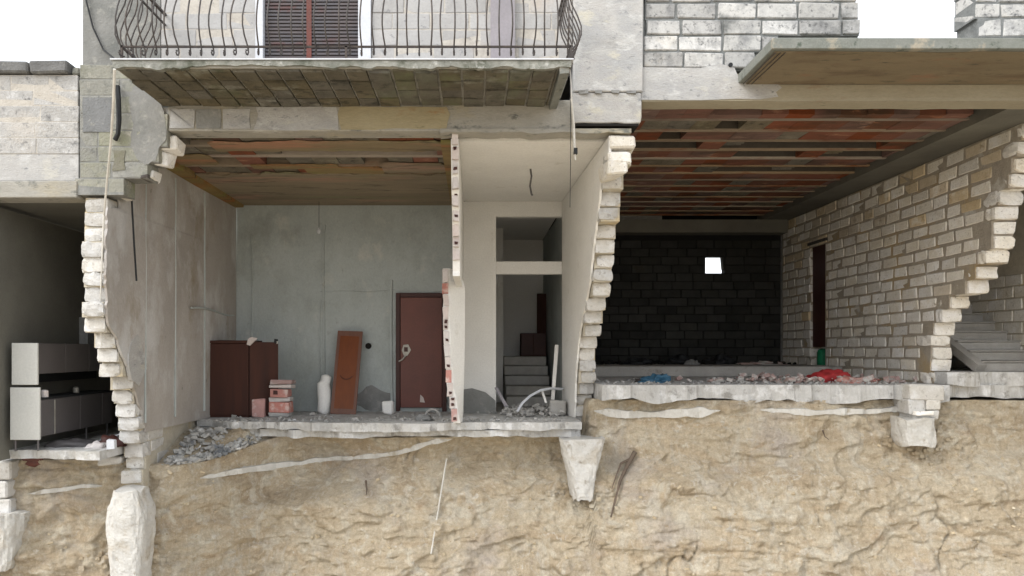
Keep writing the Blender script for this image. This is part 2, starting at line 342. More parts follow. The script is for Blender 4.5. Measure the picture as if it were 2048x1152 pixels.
# ------------------------------------------------------------------ GROUND: one sheet, cut bank under the house, terrace behind it
def top_z(x):
    return -1.44 - .12*smooth(-4.6, -4.3, x) + .23*smooth(-3.9, -2.9, x) + .58*smooth(1.62, 1.78, x)
def ridge(x, y, z, o=4, s=0):
    r, a, w = 0, 1., 1.
    for q in range(o):
        v = 1-np.abs(noise(x*2.1**q, y*2.1**q, z*2.1**q, s+q))*2; v = np.clip(v, 0, 1)**1.5*w
        r = r + a*v; w = np.clip(v*1.6, 0, 1); a *= .5
    return r
def bank_y(x, z):
    x = np.asarray(x, float); z = np.asarray(z, float)
    base = 1.12 + 1.45*smooth(-4.25, -3.0, x) + .12*np.sin(x*1.1) - .25*smooth(3.5, 8, x)
    dz = np.clip(top_z(x) - z, 0, 9)
    # hollowed under the floors in the middle bay, then swelling forward lower down
    y = base + .44*np.exp(-((dz-.36)/.34)**2)*smooth(-3.6, -2.4, x)*(1-smooth(1.2, 2.2, x)) - .14*dz - .10*np.clip(dz-1.2, 0, 9)**1.6
    y = y - .30*smooth(.75, 1.15, dz + .25*fbm(x*.45, z*.3, 1.7, 3, 4))*smooth(-4.4, -3.4, x)
    y = y + .14*fbm(x*.8, z*1.1, .3, 3, 11)
    wx, wz = x + .25*fbm(x*1.5, z*1.5, 5, 2, 71), z + .18*fbm(x*1.5, z*1.5, 8, 2, 73)
    amp = .35 + .65*smooth(.25, 1.1, dz)
    y = y - .035*amp*ridge(wx*1.1 + wz*.8, wz*2.6 - wx*.3, 2.2, 5, 23)
    y = y - .020*amp*ridge(wx*3.1 - wz, wz*6.4, 4.1, 4, 31)
    y = y - .05*smooth(.0, .22, fbm(wx*1.4, wz*2.2, .4, 4, 51))           # spalled sheets with sharp edges
    y = y - .03*smooth(.1, .2, fbm(wx*3.0+7, wz*5.0, .9, 3, 57))
    y = y + 0.06*np.exp(-(fbm(wx*.7, wz*.7, 9.3, 4, 61)/.022)**2)*smooth(0, .3, fbm(x*.5+3, z*.5, 2, 2, 66))   # cracks
    y = y - .02*smooth(-.1, .1, fbm(x*.35, (z+.06*fbm(x*1.2, z, 1, 2, 81))*5.5, 3.3, 2, 83))      # bedding
    y = y + .022*fbm(x*8, z*9, .8, 5, 41) + .03*fbm(x*4.5, z*1.2, .3, 3, 47) + .012*ridge(x*14, z*17, .4, 2, 43)
    return y
xs = np.concatenate([[-3000, -400, -60, -25, -13, -9, -7.6], np.arange(-7.2, 9.6, .026), [10, 11.5, 14, 25, 60, 400, 3000]])
vr = np.concatenate([np.linspace(-6, -3.5, 14)[:-1], np.linspace(-3.5, -.77, 150)])
rows = []
for yy in (-3000., -300., -60., -25., -14., -9., -6.):
    rows.append((xs, np.full_like(xs, yy), np.full_like(xs, -6.) + (.25*fbm(xs*.3, yy*.3, 0, 3) if yy > -30 else 0)))
tz = top_z(xs)
for v in vr:
    t = (v + 6)/(6-.77)
    z = -6 + t*(tz + 6)
    rows.append((xs, bank_y(xs, z), z))
yb = bank_y(xs, tz)
for t in np.linspace(.03, 1, 26):
    y = yb + (6-yb)*t**1.3
    zcap = np.where(xs < -4.62, -1.30, np.where(xs < 1.7, np.where(y < 2.9, -1.13, -1.2), -.765))
    rise = np.where(xs < 1.7, .36*smooth(0, 1., (y-yb)/np.maximum(2.6-yb, .6)), .02)
    rows.append((xs, y, np.minimum(tz + rise + .03*fbm(xs*4, y*4, 0, 3), zcap)))
for yy, zz in ((7.8, -1.3), (8.95, -1.2), (9.4, -.6), (14, -.55), (40, -.5), (300, -.4), (3000, -.4)):
    rows.append((xs, np.full_like(xs, yy), np.full_like(xs, zz)))
V = np.array([np.stack(r_, 1) for r_ in rows]); nr, nc = V.shape[:2]
idx = np.arange(nr*nc).reshape(nr, nc)
faces = np.stack([idx[:-1,:-1], idx[:-1,1:], idx[1:,1:], idx[1:,:-1]], -1).reshape(-1, 4)
me = bpy.data.meshes.new('ground'); me.from_pydata(V.reshape(-1, 3).tolist(), [], faces.tolist()); me.update()
for p in me.polygons: p.use_smooth = True
ground = link('ground', me, M_earth); tag(ground, kind='structure')

def on_bank(px, py, it=6):
    y = 1.5
    for _ in range(it):
        x, z = X(px, y), Z(py, y); y = float(bank_y(x, z))
    return X(px, y), y, Z(py, y)
def seam(pts, th, seed, proud=.035):
    """a ribbon of lime lying in the bank between two beds"""
    P = []
    for (a, b2) in zip(pts[:-1], pts[1:]):
        k = max(2, int(abs(b2[0]-a[0])/7))
        for q in range(k): t = q/k; P.append((a[0]+(b2[0]-a[0])*t, a[1]+(b2[1]-a[1])*t))
    P.append(pts[-1]); vs, fs = [], []
    for i, (px, py) in enumerate(P):
        x, y, z = on_bank(px, py + 2.2*n1(px*.03, seed))
        e = min(1, min(i, len(P)-1-i)/4 + .15)
        h = th*e*(1 + .55*n1(px*.035, seed+3)); pr = (proud + .02*n1(px*.06, seed+5))*e
        yb_ = y + .1
        vs += [(x, yb_, z+h/2), (x, y-pr, z+h/2*.8), (x, y-pr*.8, z-h/2*.8), (x, yb_, z-h/2)]
    for i in range(len(P)-1):
        for q in range(3): fs.append((4*i+q, 4*i+q+1, 4*i+5+q, 4*i+4+q))
    mb = MB(); mb.poly(vs, fs); return mb.build('lime_seam', M_lime, ground, smooth_=False)
seam([(400, 957), (470, 944), (560, 931), (660, 919), (750, 911), (800, 903), (850, 888), (905, 876)], .085, 1)
seam([(1188, 822), (1250, 829), (1330, 829), (1440, 821)], .14, 2, .05)
seam([(1520, 821), (1600, 824), (1700, 824), (1815, 818)], .10, 3, .05)
seam([(55, 988), (110, 979), (170, 971), (205, 972)], .07, 4)

# ------------------------------------------------------------------ FLOOR SLABS (broken front edges)
def broken_slab(name, x0, x1, yf, yb_, z0, z1, m, seed, amp=.12, layers=2, drop=None):
    """slab whose front edge is snapped off unevenly; each layer breaks along a line of its own"""
    mb = MB(); k = int((x1-x0)/.05)+1; xx = np.linspace(x0, x1, k)
    for l in range(layers):
        za, zb = z1-(z1-z0)*(l+1)/layers, z1-(z1-z0)*l/layers - (.004 if l else 0)
        e = np.array([yf(x) if callable(yf) else yf for x in xx]) + amp*fbm(xx*1.3, 5.*l, seed, 4, seed+l) + amp*.35*noise(xx*9, 3*l, seed, seed+7) + .05*l*(1 if l % 2 else -1) + .05*np.round(1.5*noise(xx*2.3, l*3., seed, seed+11)) + .014*noise(xx*7, l, seed, 3)
        dip = drop(xx) if drop else 0*xx
        zt = zb - dip*(1 if l == 0 else 1) ; zbm = za + (zb-za)*(.16*noise(xx*2.2, l, seed, seed+3)+.10*noise(xx*6, l, seed, seed+4)) - dip
        vs = []
        for i in range(k):
            vs += [(xx[i], yb_, zb), (xx[i], min(e[i]+.5, yb_-.05), zb), (xx[i], e[i], zt[i]), (xx[i], e[i]+.03*noise(xx[i]*11, l, 0, 5), zbm[i]), (xx[i], yb_, za)]
        fs = []
        for i in range(k-1):
            for q in range(4): fs.append((5*i+q, 5*i+q+1, 5*i+6+q, 5*i+5+q))
            fs.append((5*i+4, 5*i, 5*i+5, 5*i+9))
        fs += [(0, 1, 2, 3, 4), tuple(5*(k-1)+q for q in (4, 3, 2, 1, 0))]
        mb.poly(vs, fs)
    o = mb.build(name, m); tag(o, kind='structure'); return o
Z2, Z3, Z1, Z4 = -1.08, -.52, -1.25, -.335
broken_slab('floor_middle_room', -4.32, 1.60, lambda x: 2.36 + .45*float(smooth(-3.0, -4.2, x)), 4.36, -1.31, Z2, M_slabw, 3, .13, 2)
broken_slab('floor_left_room', -6.1, -4.63, lambda x: .45, 5.0, -1.36, Z1, M_slabw, 5, .05, 1)
broken_slab('floor_garage', 1.89, 7.04, lambda x: 2.30, 8.42, -.755, Z3, M_slabw, 9, .05, 1)
broken_slab('floor_stairwell', 7.08, 9.0, lambda x: 2.45, 8.42, -.72, Z4, M_slabw, 12, .08, 2)
# rear corridor floor and the raised strip at the back of the garage
o = MB().box(-.2, 1.54, 4.37, 8.4, -1.30, Z2-.003).build('floor_corridor', M_roomf); tag(o, kind='structure')
o = MB().box(1.9, 7.04, 5.5, 8.42, Z3+.004, -.315).build('floor_step', M_roomf, bevel=.02); tag(o, kind='structure')

# ------------------------------------------------------------------ WALL ENDS: profile = photo outline of the snapped edge -> (z, y)
def profile(xr, pts):
    a = []
    for px, py in pts:
        q = xr*F/(px-CX); a.append(((CY-py)*q/F, q-D))
    a.sort(); return np.array([p[0] for p in a]), np.array([p[1] for p in a])
def cross_wall(root, xa, xb, zs, yend, yback, core_m, blk_m, full=None, nblk=1, openings=(), recess=.012, wear=.014, blen=.42, gap=.028, cutx=0.):
    """courses of blocks running away from the viewer; core = mortar, a touch thinner than the blocks"""
    core = MB()
    for ci in range(len(zs)-1):
        z0, z1 = zs[ci], zs[ci+1]; zc = (z0+z1)/2
        ye = yend(zc) + R.uniform(-.07, .07)
        spans = [(ye, yback)]
        for (o0, o1, oz0, oz1) in openings:
            if oz0 < zc < oz1: spans = [(ye, o0), (o1, yback)]
        for si, (a, b2) in enumerate(spans):
            core.box(xa+recess, xb-recess, a + (.035 if si == 0 else .004), b2, z0, z1)
            y = a; k = 0
            L0 = blen*(R.uniform(.5, 1.05) if si == 0 else R.uniform(.4, 1))
            while y < b2 - .06 and (full or k < nblk):
                L_ = (L0 if k == 0 else blen*R.uniform(.82, 1.15)); L_ = min(L_, b2-y)
                dx = R.uniform(-.006, .006) + (R.uniform(-.02, .02) if k == 0 else 0)
                g = gap*R.uniform(.7, 1.5)
                h = (z1-z0) - (.009 if k == 0 else gap*R.uniform(.5, 1.05))
                if k == 0 and si == 0:
                    wd_ = (xb-xa)*R.uniform(.86, 1.04); h = (z1-z0)*R.uniform(.84, 1.06); dx += R.uniform(-.015, .015)
                    link('block', rough_unit(blk_m), None, root, Vector(((xa+xb)/2+dx, y+(L_-g)/2, zc+R.uniform(-.008, .008))) - off_of(root), (R.uniform(-.05, .05), R.uniform(-.05, .05), math.pi/2+R.uniform(-.06, .06)), ((L_-g)/.44, wd_/.3, h/.17))
                else: put_block(root, ((xa+xb)/2+dx, y+(L_-g)/2, zc+R.uniform(-.006, .006)), (xb-xa, L_-g, h), M_tan if blk_m is M_block and R.random() < .05 + .42*float(smooth(1.7, 2.7, zc)) else blk_m, 'y', wear=wear)
                y += L_; k += 1
    core.build('mortar', core_m, root)

# 1) wall between left room and middle room
XL0, XL1 = -4.62, -4.345
pl = profile(XL0, [(166, 400), (164, 470), (160, 545), (164, 600), (166, 650), (182, 680), (197, 720), (216, 780), (232, 830), (241, 870), (247, 930), (247, 990)])
yl = lambda z: float(np.interp(z, *pl))
zl = [-1.93+.178*k for k in range(21)] + [1.80]
left_wall = empty('cross_wall', (XL0+.16, 2.5, -1.3), 'snapped block wall with taupe plastered side, between the kitchen units and the dark wardrobe', 'wall', kind='thing')
cross_wall(left_wall, XL0, XL1, zl, yl, 5.0, M_mortar, M_white, nblk=2, wear=.022)
def plaster_side(root, x0, x1, zlo, zhi, yend, yback, m, seed, back_dx=0., lag=.12, name='plaster', amp=.06):
    zz = np.arange(zlo, zhi+.001, .05)
    pts = [(yend(z)+lag+amp*fbm(z*2.2, seed, 0, 4, seed)+.02*noise(z*17, 0, 0, seed), z) for z in zz]
    mb = MB(); k = len(pts); vs = []
    for (y, z) in pts:
        vs += [(x0, y, z), (x1, y, z), (x1+back_dx, yback, z), (x0+back_dx, yback, z)]
    fs = []
    for i in range(k-1):
        for q in range(4): fs.append((4*i+q, 4*i+(q+1) % 4, 4*i+4+(q+1) % 4, 4*i+4+q))
    fs += [(0, 1, 2, 3), (4*k-4, 4*k-3, 4*k-2, 4*k-1)]
    mb.poly(vs, fs); return mb.build(name, m, root)
plaster_side(left_wall, XL1+.001, XL1+.03, Z2+.004, 2.54, lambda z: yl(z) if z < 1.7 else .32, 4.34, M_plG, 2, .12, .035, amp=.07)
for y0, w in ((.95, .012), (1.85, .014), (2.9, .02)):       # filled chases for the wiring
    dx = .12*(y0-.3)/4.0
    MB().tube([(XL1+.030+dx, y0+.02*n1(z*2, 4), z) for z in np.linspace(-.95, 2.45, 12)], w, 5).build('plaster_chase', M_plB, left_wall)
MB().tube([(XL1+.035+.1, y, .62+.05*n1(y, 8)) for y in np.linspace(2.3, 4.25, 8)], .016, 5).build('plaster_chase', M_plB, left_wall)
# pale scar where the plaster came off near the snapped edge
mb = MB(); P = [(.75+.28*math.cos(t)*(1+.3*n1(t*2, 3)), -.12+.34*math.sin(t)*(1+.3*n1(t*2+4, 6))) for t in np.linspace(0, 2*math.pi, 18)[:-1]]
mb.prism(P, 'x', XL1+.0, XL1+.047); mb.build('render_patch', M_conc, left_wall)

# 2) wall between stair lobby and garage
XM0, XM1 = 1.61, 1.875
pm = profile(XM1, [(1276, 262), (1270, 300), (1262, 335), (1250, 350), (1245, 400), (1239, 440), (1230, 500), (1224, 560), (1213, 610), (1200, 660), (1193, 700), (1190, 745), (1186, 800), (1185, 880)])
ym = lambda z: max(.02, float(np.interp(z, *pm)))
zm = [-1.42+.181*k for k in range(22)] + [2.545]
mid_wall = empty('cross_wall', (XM0+.16, 3, -1.2), 'snapped block wall with white plastered side, between the stair lobby and the garage', 'wall', kind='thing')
cross_wall(mid_wall, XM0, XM1, zm, ym, 8.4, M_mortar, M_white, nblk=2, wear=.02)
plaster_side(mid_wall, XM0-.03, XM0-.001, Z2+.004, 2.53, ym, 3.93, M_plW, 8, -.10, .03, amp=.05)

# 3) wall between garage and stairwell, every block of its near face
XR0, XR1 = 7.06, 7.38
pr = profile(XR1, [(2140, 180), (2110, 240), (2075, 330), (2050, 400), (2037, 450), (2030, 475), (2014, 520), (2000, 548), (1972, 575), (1950, 600), (1928, 630), (1908, 655), (1905, 700), (1905, 742), (1900, 800)])
yr = lambda z: max(.02, float(np.interp(z, *pr)))
zr = [-.52] + [-.335+.191*k for k in range(17)] + [2.93]
right_wall = empty('cross_wall', (XR0+.16, 5, -.5), 'long bare tufa block wall stepping down like stairs, beside the garage', 'wall', kind='thing')
cross_wall(right_wall, XR0, XR1, zr, yr, 8.4, M_gmort, M_block, full=True, openings=((6.3, 6.95, -.4, 2.2),), recess=.011, wear=.014, blen=.43, gap=.040)

# 4) outer wall of stairwell and of the left room (solid, only their inner faces show)
sw = empty('side_wall', (9.2, 5, -.5), 'brown block wall on the far side of the stairs', 'wall', kind='thing')
mb = MB(); mb.box(9.015, 9.3, 0., 8.4, -.7, 3.2); mb.build('mortar', M_mortar, sw)
for k in range(8):
    z0 = -.33+.2*k; y = 3.3 + (k % 2)*.2
    while y < 6.2:
        L_ = R.uniform(.38, .46); put_block(sw, (9.012, y+L_/2, z0+.1), (.03, L_-.03, .175), M_block, 'y', nominal=(.44, .03, .17), wear=.008); y += L_
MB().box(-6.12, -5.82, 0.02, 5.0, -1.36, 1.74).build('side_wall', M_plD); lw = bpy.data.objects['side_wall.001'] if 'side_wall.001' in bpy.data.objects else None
if lw: tag(lw, 'drab plastered wall behind the end of the kitchen units', 'wall', kind='thing')

# ------------------------------------------------------------------ REAR WALLS
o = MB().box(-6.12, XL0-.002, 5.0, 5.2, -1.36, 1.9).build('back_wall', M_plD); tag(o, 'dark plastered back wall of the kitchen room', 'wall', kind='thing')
bw2 = empty('back_wall', (-1.5, 4.5, Z2), 'blue grey plastered back wall behind the oxblood door', 'wall', kind='thing')
MB().box(XL1-.2, -.27, 4.36, 4.56, Z2-.2, 2.7).build('wall_face', M_plB, bw2)
for px, py0, py1, w in ((505, 470, 830, .02), (648, 450, 815, .026), (783, 560, 815, .03), (640, 600, 815, .012)):
    MB().tube([(X(px, 4.36)+.03*n1(z*.8, px), 4.355, z) for z in np.linspace(Z(py1, 4.36), Z(py0, 4.36), 14)], w, 5).build('plaster_chase', M_plB, bw2)
MB().tube([(X(q, 4.36), 4.358, Z(596-.02*q+3*n1(q*.02, 3), 4.36)) for q in np.linspace(640, 790, 8)], .012, 5).build('plaster_chase', M_plB, bw2)
# soot mark at the foot of the wall
mb = MB(); P = [(X(750, 4.36)+.36*math.cos(t)*(1+.35*n1(t, 5)), -.86+.2*math.sin(t)*(1+.5*n1(t*2, 7))) for t in np.linspace(0, 2*math.pi, 26)[:-1]]
P = [(a, max(b2, Z2+.01)) for a, b2 in P]
mb.prism(P, 'y', 4.352, 4.359); mb.build('damp_patch', M_greyr, bw2)
mb = MB(); mb.tube([(X(737, 4.36), 4.34, Z(692, 4.36)), (X(737, 4.36), 4.359, Z(692, 4.36))], .055, 10); mb.build('socket_hole', M_void, bw2)

# lobby back wall with transom and doorway
YB = 3.95
lob = empty('back_wall', (.7, YB+.1, Z2), 'white plastered lobby wall with transom and open doorway', 'wall', kind='thing')
xd0, xd1 = X(992, YB), X(1132, YB)
mb = MB(); mb.box(-.27, xd0, YB, YB+.16, Z2-.1, 2.53); mb.box(xd1, XM0-.005, YB, YB+.16, Z2-.1, 2.53)
mb.box(xd0, xd1, YB, YB+.16, Z(433, YB), 2.53); mb.build('wall_face', M_plW, lob)
MB().box(xd0+.002, xd1-.002, YB+.003, YB+.14, Z(548, YB), Z(523, YB)).build('door_head', M_plW, lob)
mb = MB(); mb.box(-.25, -.16, YB+.2, 8.3, Z2, 2.5); mb.box(-.16, xd1+.15, 8.2, 8.35, Z2, 2.5)
mb.box(.28, .58, 6.6, 8.2, Z2, 2.5)
o = mb.build('corridor_wall', M_plW); tag(o, 'drab wall deep inside the corridor seen through the lobby doorway', 'wall', kind='thing')
mb = MB(); mb.prism([(-.27, Z2), (X(992, YB)-.0, Z2), (X(992, YB)-.01, Z2+.22), (.18, Z2+.36), (-.05, Z2+.43), (-.27, Z2+.40)], 'y', YB-.012, YB-.001)
mb.build('bare_plaster_patch', M_greyr, lob)
MB().box(XM0-.06, XM0-.004, YB+.17, 8.3, Z2, 2.5).build('corridor_lining', M_plB, lob)

# garage back wall of near-black blocks, each block its own piece, one knocked out window
gw = empty('back_wall', (4.5, 8.5, -.3), 'black block wall at the back of the garage with one bright hole', 'wall', kind='thing')
mb = MB(); hx0, hx1, hz0, hz1 = X(1411, 8.45), X(1449, 8.45), 1.77, 2.15
for (a, b2, c, d) in ((1.88, hx0, -.7, 3.2), (hx1, 7.05, -.7, 3.2), (hx0, hx1, -.7, hz0), (hx0, hx1, hz1, 3.2)):
    mb.box(a, b2, 8.46, 8.66, c, d)
mb.build('mortar', M_darkm, gw)
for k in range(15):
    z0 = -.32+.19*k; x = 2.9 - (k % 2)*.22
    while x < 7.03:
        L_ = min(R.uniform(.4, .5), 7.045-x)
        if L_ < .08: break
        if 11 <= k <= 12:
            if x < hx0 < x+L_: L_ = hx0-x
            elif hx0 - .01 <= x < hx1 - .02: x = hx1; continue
        put_block(gw, (x+L_/2, 8.455, z0+.095), (L_-.022, .05, .172), M_dark, 'x', nominal=(.44, .05, .17), wear=.008); x += L_
MB().prism([(hx1-.055, hz1), (hx1-.002, hz1), (hx1-.002, hz0+.08), (hx1-.03, hz0+.1)], 'y', 8.45, 8.6).build('block', M_dark, gw)

PX0, PX1 = X(903, .3), X(918, .3)
# ------------------------------------------------------------------ CEILINGS
def hollow_unit(m, broken):
    me = bpy.data.meshes.new('tile'); mb = MB()
    if not broken: mb.box(-.5, .5, -.5, .5, 0, .16, .006)
    else:
        mb.box(-.5, .5, -.5, .5, .14, .16)
        for q in (-.5, -.17, .14, .47): mb.box(-.5, .5, q, q+.03, 0.02, .14, .01)
    me.from_pydata(mb.v, [], mb.f); me.materials.append(m); return me
TR = [hollow_unit(M_terra, False) for _ in range(4)]; TRB = [hollow_unit(M_terrd, True) for _ in range(2)]
TD = [hollow_unit(M_terrd, False) for _ in range(4)]
def tile(root, x, y, z, lx, ly, me, lift=0.):
    p = Vector((x, y, z+lift)) - off_of(root)
    return link('tile', me, None, root, p, (R.uniform(-.004, .004), R.uniform(-.003, .003), 0), (lx, ly, 1))
ZC3 = 3.04
c3 = empty('ceiling_garage', (4.4, 4, ZC3), None, None, kind='structure')
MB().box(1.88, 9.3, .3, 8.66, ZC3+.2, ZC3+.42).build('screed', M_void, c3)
ys = [.55+.497*k for k in range(16)]
prev = .32
for k, y in enumerate(ys):
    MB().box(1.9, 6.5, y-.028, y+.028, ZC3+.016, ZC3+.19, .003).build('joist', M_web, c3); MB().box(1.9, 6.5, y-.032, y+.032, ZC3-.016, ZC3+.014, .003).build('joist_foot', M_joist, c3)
    a, b2 = prev+.045, y-.03; prev = y+.03
    ly = b2-a-.012; x = 1.92 + R.uniform(0, .1); j = 0
    while x < 6.42:
        lx = min(.34, 6.48-x)
        gone = (k == 2 and 3.1 < x < 3.5) or (k == 3 and 2.3 < x < 2.9) or (k == 4 and 3.4 < x < 5.9) or (k == 4 and 1.9 < x < 3.2) or (k in (5, 7) and 4.0 < x < 6.3 and R.random() < .8)
        if k == 1 and 2.7 < x < 6.1:      # front half of each pot has dropped off
            tile(c3, x+lx/2, a+(b2-a)*.80, ZC3+R.uniform(-.002, .005), lx-.004, ly*.38*R.uniform(.8, 1.25), R.choice(TR))
        elif not gone:
            dull = (x < 3.15 - .1*k) or R.random() < .08 + .05*k
            tile(c3, x+lx/2, (a+b2)/2, ZC3+R.uniform(-.002, .005), lx-.004, ly, R.choice(TD if dull and R.random() < .3 else TR))
        elif R.random() < .12: tile(c3, x+lx/2, (a+b2)/2, ZC3+.03, lx-.008, ly, R.choice(TRB))
        x += lx
mb = MB(); mb.box(6.5, XR0+.1, .3, 8.45, 2.945, ZC3+.2, .01); mb.box(1.9, 7.05, 8.05, 8.44, Z(465, 8.05), 2.94); mb.build('edge_beam', M_plD, c3)

ZC2 = 2.575
c2 = empty('ceiling_middle_room', (-2, 2, ZC2), None, None, kind='structure')
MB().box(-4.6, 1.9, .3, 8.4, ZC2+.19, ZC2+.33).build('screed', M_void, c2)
prev = .31
ys2 = [.62+.5*k for k in range(5)]
def covered(x, y):      # where the old plaster still hangs
    return y > 1.75 + .35*n1(x*1.1, 5) or (n1(x*.9+3, 9)*.9 + n1(y*2.5, 2)*.6 > .05 and not (y > .9 and abs(y-1.2) < .12))
for k, y in enumerate(ys2):
    MB().box(-4.25, -.3, y-.05, y+.05, ZC2-.008, ZC2+.185, .006).build('joist', M_joist, c2)
    a, b2 = prev, y-.05; prev = y+.05; x = -4.24
    while x < -.34:
        lx = min(.34, -.3-x)
        gone = (k == 0 and -3.75 < x < -3.4) or (k == 1 and (-2.75 < x < -.7)) or (k == 2 and ((-3.95 < x < -3.4) or (-3.2 < x < -2.6) or (-1.8 < x < -1.4)))
        if not gone: tile(c2, x+lx/2, (a+b2)/2, ZC2+R.uniform(-.004, .006), lx-.01, b2-a-.012, R.choice(TR if R.random() < .45 else TD))
        else:
            if R.random() < .3: tile(c2, x+lx/2, (a+b2)/2, ZC2+.04, lx-.01, (b2-a)*.96, R.choice(TRB))
        x += lx
# plaster skin: one ragged sheet at the back, ragged strips further forward
def skin(x0, x1, yf0, yb_, z, m, seed, front_amp=.2):
    xx = np.linspace(x0, x1, int((x1-x0)/.07)+2)
    vs, fs = [], []
    for i, x in enumerate(xx):
        e = min(1., .6+min(i, len(xx)-1-i)/2.)
        w = (yb_-yf0)
        f = yf0 + front_amp*(.7*n1(x*1.4, seed)+.8*n1(x*6, seed+1)) + (1-e)*w*.3; bk = yb_ + (front_amp*(.7*n1(x*1.7+5, seed+2)+.8*n1(x*7, seed+6)) - (1-e)*w*.3 if front_amp else 0)
        if yb_ > 4: bk = yb_
        bk = max(bk, f+.02)
        vs += [(x, f, z), (x, bk, z), (x, bk, z+.018), (x, f, z+.018)]
    for i in range(len(xx)-1):
        for q in range(4): fs.append((4*i+q, 4*i+(q+1) % 4, 4*i+4+(q+1) % 4, 4*i+4+q))
    fs += [(0, 1, 2, 3), tuple(4*(len(xx)-1)+q for q in (3, 2, 1, 0))]
    return MB().poly(vs, fs).build('plaster_skin', m, c2)
zp = ZC2-.032
skin(-4.25, -.3, 2.05, 4.35, zp, M_ceilB, 4, .16)
skin(-3.3, -.42, .38, .78, zp+.002, M_ceilB, 7, .06)
skin(-4.2, -3.5, 1.0, 1.5, zp+.001, M_ceilB, 9, .06)
skin(-3.1, -1.9, 1.50, 1.72, zp+.001, M_ceilB, 12, .05)
skin(-1.3, -.4, 1.45, 1.95, zp+.001, M_ceilB, 14, .05)
skin(-2.4, -1.3, 1.62, 1.98, zp-.001, M_ceilB, 15, .05)
MB().box(-.42, -.3, .34, 4.3, zp-.006, zp+.03, .004).build('plaster_skin', M_ceilB, c2)
MB().box(-4.25, -4.05, .34, 4.3, zp-.05, zp+.03, .008).build('plaster_skin', M_ceilB, c2)
o = MB().box(PX1-.02, XM0-.001, .3, YB, 2.536, 2.74).build('ceiling_lobby', M_plW); tag(o, kind='structure')
o = MB().box(-.17, 1.53, YB+.005, 8.4, 2.50, 2.75).build('ceiling_corridor', M_plW); tag(o, kind='structure')
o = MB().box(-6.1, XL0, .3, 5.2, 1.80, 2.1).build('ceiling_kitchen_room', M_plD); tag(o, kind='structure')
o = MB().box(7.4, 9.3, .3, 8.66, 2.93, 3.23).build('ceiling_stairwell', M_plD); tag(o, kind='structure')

# ------------------------------------------------------------------ PARTITION with hollow clay tile ends
part = empty('partition_wall', (-.22, 2, Z2), 'thin clay tile partition with red broken end, under the beam between wardrobe room and lobby', 'wall', kind='thing')
zz = np.arange(.95, 2.54, .06)
pe = lambda z: .10 + .7*float(smooth(2.5, 1.0, z)) + .05*n1(z*3, 5)
pts = [(pe(z), z) for z in zz]
mb = MB(); mb.prism(pts + [(4.34, 2.53), (4.34, Z2), (3.2, Z2), (3.0, -.3), (2.9, .95)], 'x', PX0, PX1); mb.build('wall_face', M_plW, part)
z = 1.15
while z < 2.45:
    h = R.uniform(.13, .2); y = pe(z+h/2)
    MB().box(PX0+.008, PX1-.008, y-.035, y+.1, z, z+h-.015, .01).build('clay_tile', M_pinkw if R.random() < .93 else M_pink, part)
    for q in range(2):
        if R.random() < .4:
            zz_ = z+h*(.25+.42*q); MB().box(PX0+.03, PX1-.022, y-.046, y-.01, zz_, zz_+.035, .006).build('tile_hole', M_doorf, part)
    z += h
leaf = empty('partition_leaf', (-.42, 2.3, Z2), 'waist-up leaf of white plaster on red clay tiles, standing loose beside the red door', 'wall', kind='thing')
zz = np.linspace(Z2+.005, 1.2, 26)
def leaf_pts(z):
    t = (z-Z2)/(1.2-Z2); bulge = .05*math.sin(t*3.1)
    xl = X(886, 2.2) + .15*(1-t)**3 + .012*n1(z*4, 3)
    y0 = 2.2 + .03*n1(z*3, 8); xr_ = -.155 - .09*max(0, t-.9)/.1 + bulge*.3 - .03*(1-t); yr_ = 2.46
    return xl, y0, xr_, yr_
vs, fs = [], []
for z in zz:
    xl, y0, xr_, yr_ = leaf_pts(z); w = .10
    xr_ = max(xr_, xl+w+.03); vs += [(xl, y0, z), (xl+w, y0, z), (xr_, yr_, z), (xr_-w, yr_+.1, z)]
for i in range(len(zz)-1):
    for q in range(4): fs.append((4*i+q, 4*i+(q+1) % 4, 4*i+4+(q+1) % 4, 4*i+4+q))
fs += [(0, 1, 2, 3), tuple(4*(len(zz)-1)+q for q in (0, 1, 2, 3))]
MB().poly(vs, fs).build('plaster', M_plW, leaf)
z = Z2+.03
while z < 1.1:
    h = R.uniform(.15, .22); xl, y0, _, _ = leaf_pts(z+h/2)
    MB().box(xl-.002, xl+.075, y0-.03, y0+.05, z, z+h-.014, .01).build('clay_tile', M_pinkw if R.random() < .92 else M_pink, leaf)
    if R.random() < .55:
        for q in range(R.choice((1, 1, 2))): MB().box(xl+.025, xl+.065, y0-.042, y0, z+.03+.08*q, z+.07+.08*q, .008).build('tile_hole', M_doorf, leaf)
    z += h

def ragged_rect(root, name, x0, x1, z0, z1, y0, y1, m_, seed, amp=.03):
    def e(t, q): return amp*n1(t*4+q*7, seed+q)
    xx_ = np.linspace(x0, x1, max(4, int((x1-x0)/.06))); zz_ = np.linspace(z0, z1, max(3, int((z1-z0)/.06)))
    P_ = [(x, z0+e(x, 0)*.5) for x in xx_] + [(x1+e(z, 1)*1.6, z) for z in zz_] + [(x, z1+e(x, 2)*.3) for x in xx_[::-1]] + [(x0+e(z, 3)*1.6, z) for z in zz_[::-1]]
    return MB().prism(P_, 'y', y0, y1).build(name, m_, root)
